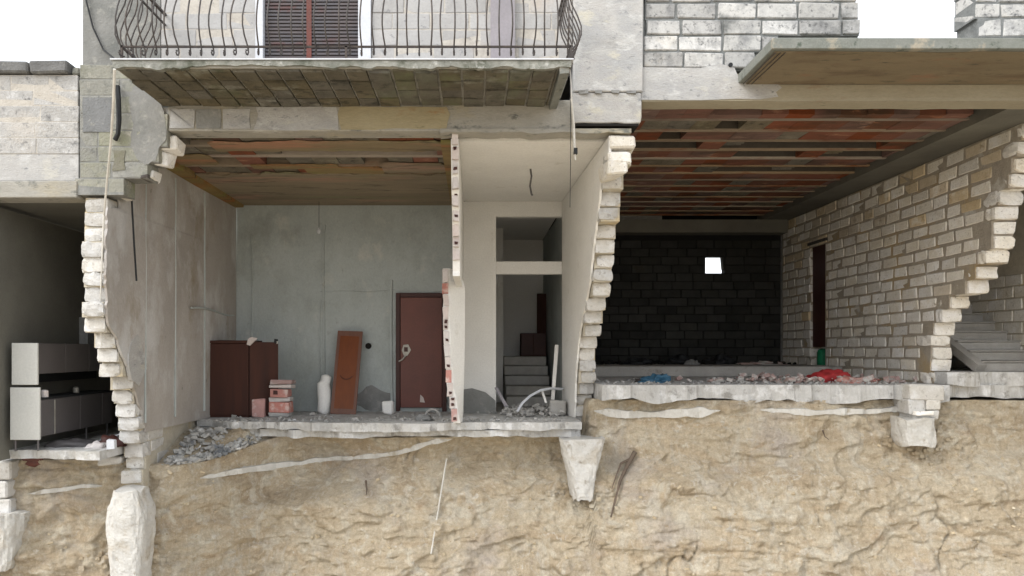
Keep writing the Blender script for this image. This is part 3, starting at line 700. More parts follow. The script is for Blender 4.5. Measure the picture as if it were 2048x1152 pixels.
# ------------------------------------------------------------------ FACADE, front plane y = 0
def facade_blocks(root, rows_, m, core_m, y0=0., th=.3, gap=.022, recess=.012, blen=.48, wear=.012, smear=0):
    core = MB()
    for ri, (pyt, pyb, pxl, pxr) in enumerate(rows_):
        z0, z1, x0, x1 = Z(pyb), Z(pyt), X(pxl), X(pxr)
        core.box(x0+.006, x1-.012, y0+recess, y0+th-.005, z0, z1)
        x = x0; first = True
        while x < x1-.05:
            L_ = min(blen*(R.uniform(.35, 1) if first else R.uniform(.9, 1.1)), x1-x); first = False
            if x1-(x+L_) < .12: L_ = x1-x
            put_block(root, (x+L_/2, y0+th/2+R.uniform(-.005, .005), (z0+z1)/2), (L_-gap*R.uniform(.6, 1.4), th, z1-z0-gap*R.uniform(.6, 1.2)), m, 'x', wear=wear)
            x += L_
    return core.build('mortar', core_m, root)

# annex (left) parapet wall above the kitchen room
annex = empty('annex_wall', (X(60), .15, Z(395)), 'pale smeared block wall under two dark coping stones, left of the grey pier', 'wall', kind='thing')
facade_blocks(annex, [(150, 181, -60, 156), (181, 211, -60, 157), (211, 244, -60, 158), (244, 276, -60, 157), (276, 308, -60, 158)], M_annex, M_pale_m, gap=.006, recess=.003, wear=.007)
MB().box(-6.1, X(157), .003, .295, Z(362), Z(308)).build('render_band', M_conc, annex, bevel=.006)
MB().box(-6.1, X(156), -.025, .295, Z(396), Z(362)-.004, .006).build('lintel', M_beam, annex, bevel=.01)
for k, (a, b2) in enumerate(((-70, 59), (64, 140))):
    o = MB().box(X(a), X(b2), -.06, .42, Z(149), Z(125-(k*1)), .012).build('coping_stone', M_cop, bevel=.02)
    tag(o, ('flat dark grey coping stone at the outer end of the parapet', 'flat dark grey coping stone beside the grey pier on the parapet')[k], 'coping stone', 'coping stones on the annex parapet')
o = MB().box(X(142), X(158), .02, .4, Z(150), Z(132), .02).build('coping_stone', M_pier, bevel=.02); tag(o, 'small broken dark stub of coping wedged against the grey pier', 'coping stone', 'coping stones on the annex parapet')

# pier at the house corner, stepping down to the broken opening
pier = empty('corner_pier', (X(240), .15, Z(390)), 'grey green mossy pier with a stepped broken foot, left of the balcony', 'pillar', kind='thing')
facade_blocks(pier, [(130, 160, 160, 300), (160, 192, 160, 308), (192, 228, 160, 318), (228, 262, 160, 338), (262, 294, 160, 338), (294, 325, 160, 320), (325, 357, 160, 298), (357, 390, 150, 250)],
              M_pier, M_greyr, y0=-.015, gap=.012, recess=.004, wear=.009)
MB().box(X(166), X(321), -.005, .28, Z(130), 6.2).build('smooth_render', M_greyr, pier)
MB().box(X(283), X(296), -.02, .2, Z(357), Z(350), .01).build('iron_bracket', M_iron, pier)
P = [(X(300), Z(160)), (X(318), Z(190)), (X(328), Z(222)), (X(336), Z(250)), (X(333), Z(278)), (X(318), Z(300)), (X(312), Z(322)), (X(290), Z(330)), (X(276), Z(318)), (X(262), Z(290)), (X(268), Z(240)), (X(258), Z(205)), (X(268), Z(175))]
P2 = []
for a_, b_ in zip(P, P[1:]+P[:1]):
    for q in range(5):
        t = q/5; P2.append((a_[0]+(b_[0]-a_[0])*t+.02*n1(len(P2)*.7, 3), a_[1]+(b_[1]-a_[1])*t+.02*n1(len(P2)*.7+9, 5)))
MB().prism(P2, 'y', -.021, .0).build('render_patch', M_greyr, pier)
ragged_rect(pier, 'moss_patch', X(226), X(252), Z(340), Z(302), -.026, -.010, M_moss, 51, .03)
ragged_rect(pier, 'grey_patch', X(168), X(226), Z(264), Z(196), -.024, -.010, M_greyd, 53, .02)
# ragged broken blocks behind the steps
for (px, py, w, h) in ((335, 285, .16, .16), (318, 312, .15, .15), (272, 345, .30, .09), (236, 375, .12, .16)):
    MB().box(X(px)-w/2, X(px)+w/2, .06, .33, Z(py)-h/2, Z(py)+h/2, .03).build('block', M_block, pier, bevel=.015)

# beam over the middle room
beam = empty('front_beam', (X(740), .15, Z(262)), 'patched concrete beam under the balcony soffit', 'beam', kind='thing')
MB().box(X(336), X(1147), .0, .3, Z(262), Z(200)).build('concrete', M_beam, beam, bevel=.008)
MB().box(X(336), X(1147), .3, .34, Z(258), Z(200)).build('inner_face', M_plD, beam)
for k_, (a, b2) in enumerate(((340, 388), (393, 441), (447, 500))):
    ragged_rect(beam, 'stone_panel', X(a), X(b2), Z(257), Z(219), -.012, .01, M_greyr if k_ == 1 else M_conc, 20+k_, .012)
ragged_rect(beam, 'render_patch', X(512), X(674), Z(260), Z(214), -.007, .01, M_conc, 31, .03)
ragged_rect(beam, 'render_patch', X(682), X(893), Z(259), Z(214), -.009, .01, M_cream, 35, .04)
mb = MB(); xx = np.linspace(X(880), X(1262), 60)
mb.prism([(x, Z(258)) for x in xx] + [(x, Z(262+7*abs(n1(x*2.2, 3))+2)) for x in xx[::-1]], 'y', -.02, .25); mb.build('ragged_edge', M_beam, beam)

# balcony: slab, fascia, soffit tiles, railing
bal = empty('balcony', (X(720), -.5, 2.9), 'concrete balcony with bellied iron railing and tiled soffit', 'balcony')
BX0, BX1, BY = X(228, -1.15), X(1143, -1.15), -1.15
ZS = 2.862
MB().box(BX0, BX1-.06, BY+.02, .0, ZS+.03, 2.955).build('slab', M_beam, bal)
xx = np.linspace(BX0-.01, BX1-.005, 150)
mb = MB(); lo = [(x, 2.888 - .030*n1(x*1.6, 4) - .022*n1(x*9, 6)) for x in xx]; mb.prism(lo + [(x, 2.957) for x in xx[::-1]], 'y', BY-.01, BY+.06); mb.build('fascia', M_fasc, bal)
MB().box(BX0-.03, BX1+.02, BY-.025, .0, 2.962, 2.975).build('edge_strip', M_alu, bal)
MB().box(BX1-.12, BX1-.03, BY, -.0, ZS-.03, 2.95, .01).build('side_edge', M_slabg, bal)
tw = .235; k = 0
tm = [MB().box(-.5, .5, -.5, .5, 0, 1, .0) for _ in range(1)]
def soft_tile(m_):
    bm = bmesh.new(); bmesh.ops.create_cube(bm, size=1)
    for v in bm.verts: v.co += Vector((R.uniform(-.02, .02), R.uniform(-.012, .012), R.uniform(-.06, .06)))
    me_ = bpy.data.meshes.new('tile'); bm.to_mesh(me_); bm.free(); me_.materials.append(m_); return me_
ST = [soft_tile(M_soff) for _ in range(8)]
x = BX0+.02
while x < BX1-.16:
    w = min(tw*R.uniform(.93, 1.05), BX1-.13-x); last = x > BX1-1.0
    y = BY+.04
    while y < -.02:
        ln = min(.275, -.005-y)
        if -.005-(y+ln) < .1: ln = -.005-y
        link('tile', R.choice(ST), None, bal, Vector((x+w/2, y+ln/2, ZS+.012+R.uniform(-.008, .016))) - off_of(bal), (R.uniform(-.01, .01), R.uniform(-.02, .02), 0), (w-.026, ln-.024, .03))
        y += ln
    x += w
rail = link('railing', None, None, bal)
RY = BY+.06; RX0, RX1 = BX0+.05, BX1+.0
def bar_mesh(scroll=True):
    prof = [(3.0+.94, 0), (3.72, 0), (3.62, .025), (3.5, .085), (3.39, .125), (3.30, .125), (3.21, .085), (3.14, .02), (3.10, -.005), (3.065, -.01)]
    if scroll: prof += [(3.035, .008), (3.03, .035), (3.05, .052), (3.072, .045), (3.074, .026)]
    mb_ = MB(); mb_.tube([(0, -o_, z_) for z_, o_ in prof], [.0085]*len(prof), 5)
    me_ = bpy.data.meshes.new('baluster'); me_.from_pydata(mb_.v, [], mb_.f); me_.materials.append(M_iron)
    for p_ in me_.polygons: p_.use_smooth = True
    return me_
BM = bar_mesh()
ro = off_of(rail)
k = 0
while True:
    x = RX0 + .118*k
    if x > RX1: break
    link('baluster', BM, None, rail, Vector((x+R.uniform(-.005, .005), RY, R.uniform(-.006, .006))) - ro, (0, 0, R.uniform(-.16, .16)))
    k += 1
for sx, rz in ((RX0, -math.pi/2), (RX1, math.pi/2)):
    for q in range(8):
        link('baluster', BM, None, rail, Vector((sx, RY+.12+.12*q, 0)) - ro, (0, 0, rz))
for z, r in ((3.125, .012), (3.94, .016), (3.82, .011)):
    mb = MB(); rr = r
    for (a, b2) in (((RX0, RY), (RX1, RY)), ((RX0, RY), (RX0, 0)), ((RX1, RY), (RX1, 0))):
        v0, v1 = Vector((a[0], a[1], z)), Vector((b2[0], b2[1], z)); d = (v1-v0).normalized(); s_ = Vector((-d.y, d.x, 0))*rr
        mb.poly([v0-s_-Vector((0,0,rr*.7)), v0+s_-Vector((0,0,rr*.7)), v0+s_+Vector((0,0,rr*.7)), v0-s_+Vector((0,0,rr*.7)), v1-s_-Vector((0,0,rr*.7)), v1+s_-Vector((0,0,rr*.7)), v1+s_+Vector((0,0,rr*.7)), v1-s_+Vector((0,0,rr*.7))],
                [(0,1,2,3), (4,7,6,5), (0,4,5,1), (1,5,6,2), (2,6,7,3), (3,7,4,0)])
    mb.build('rail', M_iron, rail)
for (x, y) in ((RX0, RY), (RX1, RY), (RX0+(RX1-RX0)*.5, RY)):
    MB().box(x-.012, x+.012, y-.012, y+.012, 2.975, 3.14).build('post', M_iron, rail)

# wall behind the balcony, with shuttered door
uw = empty('upper_wall', (X(720), .1, 2.96), 'whitish block wall of the upper floor behind the railing', 'wall', kind='thing')
rws = []
for k in range(5):
    pyt = 92-33*k
    rws += [(pyt, pyt+33, 321, 514), (pyt, pyt+33, 742, 1146)]
for rr_ in (rws[0::2], rws[1::2]): facade_blocks(uw, rr_, M_upper, M_pale_m, gap=.012, recess=.005, th=.28, wear=.007)
mb = MB()
for a, b2 in ((321, 514), (742, 1146)): mb.box(X(a), X(b2), .0, .28, Z(92-33*4)+.004, 6.2)
mb.box(X(514), X(742), .0, .28, 5.25, 6.2); mb.box(X(514), X(742), .03, .28, 2.7, 2.96); mb.box(X(321), X(1146), .02, .28, 2.75, 2.86); mb.build('render', M_conc, uw)
MB().box(X(981), X(1029), -.07, .01, 2.98, 6.1).build('duct', M_pipe, uw)
dr = empty('balcony_door', (X(628), .08, 2.965), 'balcony door with dark slatted shutter, red strip and white frame', 'door')
mb = MB(); mb.box(X(512), X(527), -.03, .15, 2.97, 5.24); mb.box(X(717), X(742), -.03, .15, 2.97, 5.24); mb.box(X(527), X(717), -.03, .15, 5.15, 5.24); mb.build('frame', M_alu, dr)
MB().box(X(527)+.002, X(717)-.002, .07, .1, 2.975, 5.14).build('shutter', M_shut, dr)
sl = [MB().box(X(529), X(715), .045, .068, 0, .021).v]
slme = bpy.data.meshes.new('slat'); q = MB().box(X(529)-X(622), X(715)-X(622), -.012, .012, 0, .022); slme.from_pydata(q.v, [], q.f); slme.materials.append(M_shut)
for k in range(30): link('slat', slme, None, dr, Vector((X(622), .055, 2.99+.042*k)) - off_of(dr), (.25, 0, 0))
MB().box(X(612), X(622), .024, .032, 3.15, 5.1).build('red_strip', M_red, dr)

# concrete pillar
pil = empty('concrete_pillar', (X(1214), .15, Z(248)), 'wide pale concrete pillar between balcony and block wall', 'pillar', kind='thing')
mb = MB(); xx = np.linspace(0, 1, 12)
out = [(X(1146), 6.2), (X(1146)+.0, Z(186))] + [(X(1146)+.004*n1(k, 3), Z(186)) for k in ()] + [(X(1284), Z(186)), (X(1288), 6.2)]
mb.prism(out, 'y', -.05, .3); mb.build('shaft', M_conc, pil, bevel=.012)
lo = [(X(1144), Z(187)), (X(1144), Z(246))] + [(X(1150+130*t), Z(247+3*n1(t*5, 4))) for t in np.linspace(0, 1, 9)] + [(X(1282), Z(236)), (X(1282), Z(206)), (X(1281), Z(187))]
mb = MB(); mb.prism(lo, 'y', -.035, .3); mb.build('capital', M_conc, pil, bevel=.01)
for px in (1156, 1188, 1222, 1252): MB().box(X(px), X(px+R.uniform(10, 20)), -.06, -.02, Z(190), Z(184), .01).build('chipped_spot', M_greyr, pil)
MB().box(X(1150), X(1276), -.03, .28, Z(253), Z(249)).build('joint', M_void, pil)
for (px, py, w) in ((1247, 282, .30), (1240, 312, .26), (1232, 332, .22)):
    MB().box(X(px)-w/2, X(px)+w/2, .0, .5, Z(py+14), Z(py-13), .03).build('block', M_block, pil, bevel=.02)

# block wall right of the pillar
ub = empty('upper_wall', (X(1500), .15, Z(195)), 'sooty weathered block wall right of the pillar, under open sky', 'wall', kind='thing')
rws = []
for k in range(3): rws.append((-95+33*k-0, -62+33*k, 1290, 1716+R.randint(-6, 4)))
rws += [(4, 38, 1290, 1720), (38, 70, 1292, 1722), (70, 103, 1286, 1560), (103, 136, 1286, 1512)]
facade_blocks(ub, rws, M_old, M_mdark, gap=.026, recess=.022, wear=.011, y0=.0)
MB().box(X(1284), X(1720), .05, .32, Z(138), Z(4)).build('backing', M_mdark, ub)
mb = MB(); pts = [(X(1282), Z(200)), (X(1400), Z(201)), (X(1470), Z(198)), (X(1520), Z(199)), (X(1556), Z(194)), (X(1551), Z(185)), (X(1563), Z(176)), (X(1554), Z(168)), (X(1480), Z(163)), (X(1468), Z(136)), (X(1440), Z(128)), (X(1400), Z(137)), (X(1284), Z(135))]
mb.prism(pts, 'y', -.012, .3); mb.build('render', M_conc, ub)
MB().box(X(1284), X(1720), .001, .3, 6.05-.9, 6.2).build('top_course', M_old, ub)
mb = MB(); mb.tube([(X(1460), -.03, Z(131)), (X(1460), .0, Z(131))], .025, 8); mb.build('drain_hole', M_black, ub)

# beam over the garage and canopy slab
gb = empty('front_beam', (X(1700), .15, Z(205)), 'long cream concrete beam over the garage opening', 'beam', kind='thing')
xx = np.linspace(X(1284), X(2500), 120)
mb = MB(); mb.prism([(x, Z(202+1.4*n1(x*3, 6))) for x in xx] + [(X(2500), 3.25), (X(1284), 3.25)], 'y', .0, .30); mb.build('concrete', M_cream, gb)
ragged_rect(gb, 'render', X(1545), X(2500), Z(196), Z(171), -.008, .004, M_cream, 44, .02)
can = empty('canopy', (X(1800), -.5, 3.15), 'thin concrete canopy slab jutting over the garage', 'canopy')
CYF = -1.02
zc0 = Z(168); xL = X(1476)
mb = MB(); mb.prism([(xL, 0.0), (X(2640), 0.0), (X(2640), CYF), (xL, CYF)], 'z', zc0+.004, zc0+.12); mb.build('slab', M_slabg, can, bevel=.008)
xx = np.linspace(xL+.05, X(2630), 90)
mb = MB(); mb.prism([(x, CYF+.07+.02*n1(x*3, 3)) for x in xx] + [(X(2630), -.005), (xL+.09, -.005)], 'z', zc0-.008, zc0+.002); mb.build('soffit_render', M_canu, can)
mb = MB()
for q in range(3): mb.tube([(xL+.06+.05*q, CYF+.06, zc0-.012), (xL+.05+.05*q, -.03, zc0-.012)], .006, 4)
mb.build('exposed_rebar', M_iron, can)

# right hand parapet above the canopy
rp = empty('parapet_wall', (X(2050), .15, Z(76)), 'short length of block parapet above the canopy, at the far end of the sky gap', 'wall', kind='thing')
facade_blocks(rp, [(-60, -27, 1950, 2300), (-27, 5, 1952, 2300), (5, 36, 1950, 2300), (36, 74, 1956, 2300)], M_old, M_mdark, gap=.022, recess=.014, th=.4)
MB().box(X(1956), X(2300), .02, .38, Z(76), Z(165)*0+3.2).build('base_course', M_slabg, rp) if False else None

# roofs and rear walls so that the house is a closed volume
roof = empty('house_roof', (0, 4, 3.2), 'flat concrete roofs and plain rear walls of the broken house', 'roof', kind='structure')
MB().box(1.9, 9.6, .32, 8.7, 3.46, 3.5).build('garage_roof', M_conc, roof)
MB().box(-6.15, -4.7, .31, 5.2, 2.2, 2.3).build('annex_roof', M_conc, roof)
mb = MB(); mb.box(-4.6, -4.3, .29, 8.6, 2.95, 6.2); mb.box(4.3, 4.5, .33, 8.6, 3.52, 6.2); mb.box(-4.3, 4.3, 8.4, 8.6, 2.95, 6.2); mb.box(-4.6, 4.5, -.05+.06, 8.6, 6.2, 6.4)
mb.box(-4.6, XM1, 8.42, 8.6, -1.3, 2.94); mb.box(7.06, 9.3, 8.67, 8.8, -.6, 3.4)
mb.build('rear_wall', M_conc, roof)

# ------------------------------------------------------------------ FOOTINGS AND PIER STUMPS in the bank
def footing(px0, px1, py0, py1, ydepth, label, seed, taper=.78, lip=0., th=.7):
    y0 = ydepth; zt, zb = Z(py0, y0), Z(py1, y0); xa, xb = X(px0, y0), X(px1, y0); xc, w = (xa+xb)/2, (xb-xa)/2
    vs, fs = [], []; n_, kk = 44, 40
    for i in range(kk):
        t = i/(kk-1); z = zt+(zb-zt)*t
        s_ = (1 - (1-taper)*float(smooth(.1, .9, t))) * (1-.12*max(0, t-.88)/.12) * (1+lip*math.exp(-(t/.14)**2))
        for q in range(n_):
            a = 2*math.pi*q/n_; ca, sa = math.cos(a), math.sin(a)
            e = .55; cx_, sy_ = math.copysign(abs(ca)**e, ca), math.copysign(abs(sa)**e, sa)
            nn = 1 + .08*float(fbm(ca*1.2+seed, sa*1.2, z*2.1, 5, seed)) + .05*float(fbm(ca*5+seed, sa*6, z*9, 3, seed+4))
            vs.append((xc + cx_*w*s_*nn, y0+th/2 + sy_*th/2*nn, z + .03*float(noise(ca*3, sa*3, t*4, seed))))
    for i in range(kk-1):
        for q in range(n_): fs.append((i*n_+q, i*n_+(q+1) % n_, (i+1)*n_+(q+1) % n_, (i+1)*n_+q))
    fs += [tuple(range(n_)), tuple(range((kk-1)*n_, kk*n_))[::-1]]
    o_ = MB().poly(vs, fs).build('concrete_footing', M_foot, smooth_=True)
    for p_ in o_.data.polygons: p_.use_smooth = False
    return tag(o_, label, 'footing', 'concrete footings hanging in the bank')
footing(203, 290, 985, 1190, .40, 'tallest white concrete footing, under the snapped wall beside the kitchen room', 3, .74, -.34, .45)
footing(1131, 1206, 881, 1001, 2.05, 'tapering white concrete footing under the wall between lobby and garage', 8, .62, .14, .7)
footing(1813, 1883, 838, 894, 1.95, 'small square white footing under the stepped garage wall', 12, .92, 0., .55)
footing(-70, 24, 1030, 1145, .62, 'rounded pale footing cut by the picture edge below the kitchen room', 15, .85, .0, .7)
st = empty('wall_stump', (X(1850, 2.1), 2.2, Z(840, 2.1)), 'short crumbling masonry stump on the small square footing', 'wall', kind='thing')
for (a, b2, c, d) in ((1820, 1888, 770, 800), (1817, 1850, 800, 828), (1851, 1882, 799, 822), (1826, 1878, 822, 841)):
    y = 2.1; MB().box(X(a, y), X(b2, y), y-.02, y+.4, Z(d, y), Z(c, y), .02).build('block', M_white, st, bevel=.02)
MB().box(X(1824, 2.1), X(1858, 2.1), 1.99, 2.1, Z(832, 2.1), Z(822, 2.1), .02).build('block', M_block, st, bevel=.012)
st = empty('wall_stump', (X(5, .3), .4, Z(1035, .3)), 'pale stacked stub of masonry below the kitchen floor, at the picture edge', 'wall', kind='thing')
for (a, b2, c, d) in ((-60, 20, 920, 962), (-60, 13, 962, 1000), (-60, 22, 1000, 1040)):
    y = .8; MB().box(X(a, y), X(b2, y), y, y+.32, Z(d, y), Z(c, y), .02).build('block', M_white, st, bevel=.02)

for (cx_, cy_, w_) in ((246, 1130, .5), (1168, 985, .42), (1848, 888, .36)):
    def f3(rr, cx_=cx_, cy_=cy_, w_=w_):
        x0_, _, z0_ = on_bank(cx_, cy_); x = x0_ + rr.gauss(0, w_*.7); z = z0_ + rr.gauss(0, .16); return x, float(bank_y(x, z))-.01, z
    SOIL = f3
    rr = random.Random(int(cx_)); mb = MB()
    for _ in range(70):
        x, y, z = f3(rr); s_ = rr.uniform(.012, .045)
        mb.poly([Vector((x, y, z)) + Vector((sx_*s_*rr.uniform(.5, 1), sy_*s_*rr.uniform(.4, .8), sz_*s_*rr.uniform(.4, .8))) for sz_ in (-1, 1) for sy_ in (-1, 1) for sx_ in (-1, 1)], [(0,2,3,1), (4,5,7,6), (0,1,5,4), (2,6,7,3), (0,4,6,2), (1,3,7,5)])
    o = mb.build('soil_clods', M_earth); o['kind'] = 'stuff'; o['label'] = 'sandy clods crumbled round a footing'
# ------------------------------------------------------------------ STAIRS in the right hand stairwell
stx = empty('staircase', (8.5, 3.4, Z4), 'grey stone stairs climbing behind the stepped block wall', 'staircase')
for k in range(12):
    y0 = 2.95+.30*k; z1 = Z4+.165*(k+1)
    mb = MB(); mb.box(7.98 - (.05 if k > 3 else 0), 9.01, y0, y0+.31, z1-.165, z1-.03, .006); mb.build('riser', M_step, stx, bevel=.01)
    MB().box(7.95 - (.05 if k > 3 else 0), 9.0, y0-.03, y0+.30, z1-.028, z1, .006).build('tread', M_step, stx, bevel=.008)
mb = MB(); mb.prism([(2.95, Z4+.0), (6.5, Z4+1.78), (6.5, Z4+1.95), (2.85, Z4+.10)], 'x', 7.84, 7.98); mb.build('stringer', M_step, stx)
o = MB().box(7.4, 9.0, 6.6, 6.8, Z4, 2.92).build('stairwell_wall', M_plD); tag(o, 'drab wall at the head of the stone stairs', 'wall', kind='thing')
# corridor steps
cs = empty('staircase', (1., 6, Z2), 'dim flight of five stone steps inside the corridor', 'staircase')
for k in range(5):
    y0 = 5.5+.3*k; z1 = Z2+.19*(k+1)
    MB().box(.6, 1.48, y0, 8.19, z1-.19, z1-.004, .006).build('step', M_step, cs, bevel=.012)

# ------------------------------------------------------------------ OBJECTS
# oxblood door in the middle room
YD = 4.33
dd = empty('room_door', (X(842, YD), YD, Z2), 'closed oxblood metal door with a broken lock plate', 'door')
dx0, dx1, dz0, dz1 = X(792, YD), X(893, YD), Z(816, YD), Z(586, YD)
mb = MB(); mb.box(dx0, dx0+.075, YD-.04, YD+.02, dz0-.06, dz1); mb.box(dx1-.075, dx1, YD-.04, YD+.02, dz0-.06, dz1); mb.box(dx0+.075, dx1-.075, YD-.04, YD+.02, dz1-.075, dz1); mb.build('frame', M_doorf, dd, bevel=.006)
MB().box(dx0+.08, dx1-.08, YD-.022, YD+.015, dz0+.01, dz1-.08).build('door_panel', M_door, dd, bevel=.004)
lx, lz = X(812, YD), Z(700, YD)
mb = MB(); P = [(lx+.09*math.cos(t)*(1 if math.cos(t) > 0 else .8), lz+.11*math.sin(t)) for t in (0, 1.1, 2.2, 3.2, 4.2, 5.0)]
mb.prism(P, 'y', YD-.04, YD-.023); lp = mb.build('lock_plate', M_metal, dd)
MB().box(lx-.03, lx+.035, YD-.045, YD-.0405, lz-.03, lz+.05).build('keyhole', M_doorf, lp)
MB().tube([(lx+.0, YD-.05, lz-.1), (lx-.06, YD-.07, lz-.17), (lx-.12, YD-.06, lz-.2)], .014, 6).build('handle', M_metal, dd)
MB().prism([(X(840, YD), Z(804, YD)), (X(850, YD), Z(805, YD)), (X(847, YD), Z(795, YD)), (X(841, YD), Z(789, YD))], 'y', YD-.026, YD-.0225).build('paint_chip', M_pinkw, dd)

# dark wardrobe with its door ajar
YW = 3.15
wd = empty('wardrobe', (X(455, YW), YW+.25, Z2), 'low dark red brown wardrobe with its right door hanging open', 'wardrobe')
wx0, wx1, wz1 = X(407, YW), X(497, YW), Z(684, YW)
MB().box(wx0, wx1, YW+.02, YW+.52, Z2+.005, wz1-.02, .008).build('carcass', M_woodD, wd, bevel=.006)
MB().box(wx0-.01, wx1+.06, YW-.01, YW+.54, wz1-.018, wz1+.03, .01, Matrix.Translation((0, 0, 0))).build('top', M_woodD, wd, bevel=.004)
MB().box(wx0+.01, wx1-.005, YW, YW+.019, Z2+.04, wz1-.03).build('door_panel', M_woodD, wd, bevel=.004)
ang = math.radians(24)
T = Matrix.Translation((wx1, YW+.02, 0)) @ Matrix.Rotation(ang, 4, 'Z')
MB().box(.01, .46, 0, .025, Z2+.03, wz1-.0, 0, T).build('open_door', M_woodD, wd)
MB().box(.40, .46, -.01, .04, wz1-.02, wz1+.05, .01, T).build('hinge_block', M_black, wd)
MB().box(.43, .455, -.025, -.01, wz1-.03, wz1+.01, .004, T).build('knob', M_metal, wd)
MB().prism([(wx1-.02, wz1-.04), (wx1+.03, wz1-.06), (wx1+.15, wz1+.06), (wx1+.05, wz1+.08), (wx1, wz1+.05)], 'y', YW-.03, YW+.0).build('torn_edge', M_pinkw, wd)

# brick stack
YS = 3.2; base = Z2
spec = [(537, 577, 0, .07, M_conc, 'lowest and whitest slab of the brick stack'), (538, 578, .07, .17, M_pink, 'plain red brick on the white slab of the stack'), (537, 579, .245, .07, M_pinkw, 'pale brick above the plain red one in the stack'),
        (540, 576, .32, .14, M_pink, 'chipped red brick with a dark hollow, midway in the stack'), (536, 582, .465, .06, M_pinkw, 'thin pale brick poking out near the top of the stack'), (541, 584, .53, .07, M_pink, 'topmost brick of the stack beside the wardrobe')]
for a, b2, z0, h, m_, lab in spec:
    o = MB().box(X(a, YS), X(b2, YS), YS+R.uniform(-.03, .02), YS+.26, base+z0, base+z0+h-.004, .012).build('hollow_brick', m_, bevel=.01); tag(o, lab, 'brick', 'dusty bricks stacked beside the wardrobe')
    if h == .14:
        MB().box(X(548, YS), X(556, YS), YS-.045, YS+.0, base+z0+.05, base+z0+.11, .005).build('hollow', M_doorf, o)
o = MB().box(X(504, YS), X(529, YS), YS-.02, YS+.2, base, base+.30, .012).build('hollow_brick', M_pink, bevel=.012); tag(o, 'single red brick on end between wardrobe and brick stack', 'brick', 'dusty bricks stacked beside the wardrobe')

# leaning brown panel, white sack, white box
YP = 3.75
pn = empty('leaning_panel', (X(688, YP), YP, Z2), 'narrow brown wooden cabinet door leaning on the blue grey wall', 'panel')
T = Matrix.Translation((X(686, YP), YP, Z2+.004)) @ Matrix.Rotation(math.radians(-16), 4, 'X') @ Matrix.Rotation(math.radians(2.2), 4, 'Y')
hh = 1.46; w = .215
MB().box(-w, w, 0, .03, 0, hh, 0, T).build('board', M_wood, pn, bevel=.004)
mb = MB(); mb.box(-w, -w+.05, -.008, -.001, 0, hh, 0, T); mb.box(w-.05, w, -.008, -.001, 0, hh, 0, T); mb.box(-w+.05, w-.05, -.008, -.001, hh-.09, hh, 0, T); mb.box(-w+.05, w-.05, -.008, -.001, 0, .09, 0, T); mb.build('edge_moulding', M_woodD if False else M_wood, pn)
mb = MB(); mb.tube([T @ Vector((.11*math.cos(t), -.01, .70+.10*math.sin(t))) for t in np.linspace(3.5, 5.9, 9)], .006, 5); mb.build('carved_arc', M_doorf, pn)
mb = MB(); sx = X(648, 3.9); mb.tube([(sx-.01, 3.9, Z2), (sx, 3.9, Z2+.05), (sx+.01, 3.9, Z2+.22), (sx, 3.91, Z2+.40), (sx-.015, 3.93, Z2+.50), (sx+.01, 3.95, Z2+.54), (sx+.03, 3.95, Z2+.63), (sx+.035, 3.95, Z2+.66)], [.085, .11, .115, .115, .105, .09, .085, .03], 12)
o = mb.build('white_sack', M_plW, smooth_=True); tag(o, 'upright slim white sack tied near its top, behind the leaning brown panel', 'sack')
o = MB().box(X(764, 3.7), X(786, 3.7), 3.7, 3.88, Z2+.005, Z2+.22, .02).build('white_box', M_plW, bevel=.02); tag(o, 'small white box on the floor by the foot of the red door', 'box')
# curved clay shards and twigs before the door
mb = MB()
mb.tube([(X(865, 3.3)+.12*math.cos(t), 3.3, Z2+.0+.12*math.sin(t)) for t in np.linspace(0, math.pi, 9)], .02, 6)
o = mb.build('clay_shard', M_rubb); tag(o, 'small arched broken pipe shard on the floor before the red door', 'shard')
o = link('dark_tangle', blob((.12, .1, .09), 15, .6, 4), M_greyr, None, (X(848, 2.65), 2.65, Z2)); tag(o, 'fist sized grey lump at the slab edge below the red door', 'lump')

# kitchen units in the left room
YK = .42
kx0, kx1 = X(20, YK), X(80, YK)
kl = empty('kitchen_base_unit', (X(50, YK), YK+.8, Z1), 'white ended grey kitchen base units with a dark cluttered worktop', 'kitchen unit')
zb_, zt_ = Z(880, YK), Z(775, YK)
MB().box(kx0, kx1-.004, YK, YK+.03, zb_, zt_).build('end_panel', M_kit, kl, bevel=.004)
MB().box(kx0+.02, kx1-.03, YK+.031, 2.3, zb_+.03, Z(800, YK)).build('carcass', M_kfr, kl)
yy = YK+.035
for k, L_ in enumerate((.30, .62, .6, .3)):
    MB().box(kx1-.029, kx1-.006, yy, yy+L_-.012, zb_+.04, Z(801, YK)).build('unit_door', M_kfr, kl, bevel=.003); yy += L_
MB().box(kx1-.012, kx1-.001, YK+.325, YK+.345, zb_+.04, Z(803, YK)).build('edge_trim', M_metal, kl)
MB().box(kx0+.01, kx1-.012, YK+.031, 2.3, Z(800, YK)+.001, Z(797, YK)+.005).build('worktop', M_black, kl)
for (x, y) in ((kx1-.04, YK+.03), (kx0+.05, YK+.03), (kx1-.04, 1.6), (kx1-.05, 2.2)):
    MB().tube([(x, y, Z1), (x, y, zb_+.03)], .012, 6).build('leg', M_kfr, kl)
ku = empty('kitchen_wall_unit', (X(50, YK), YK+.8, Z(775, YK)), 'white ended grey kitchen wall units above the worktop', 'kitchen unit')
zb2, zt2 = Z(773, YK), Z(686, YK)
MB().box(X(23, YK), X(75, YK), YK, YK+.03, zb2+.02, zt2).build('end_panel', M_kit, ku, bevel=.004)
MB().box(X(24, YK), X(70, YK), YK+.031, 2.4, Z(747, YK), zt2-.003).build('carcass', M_kfr, ku)
yy = YK+.035
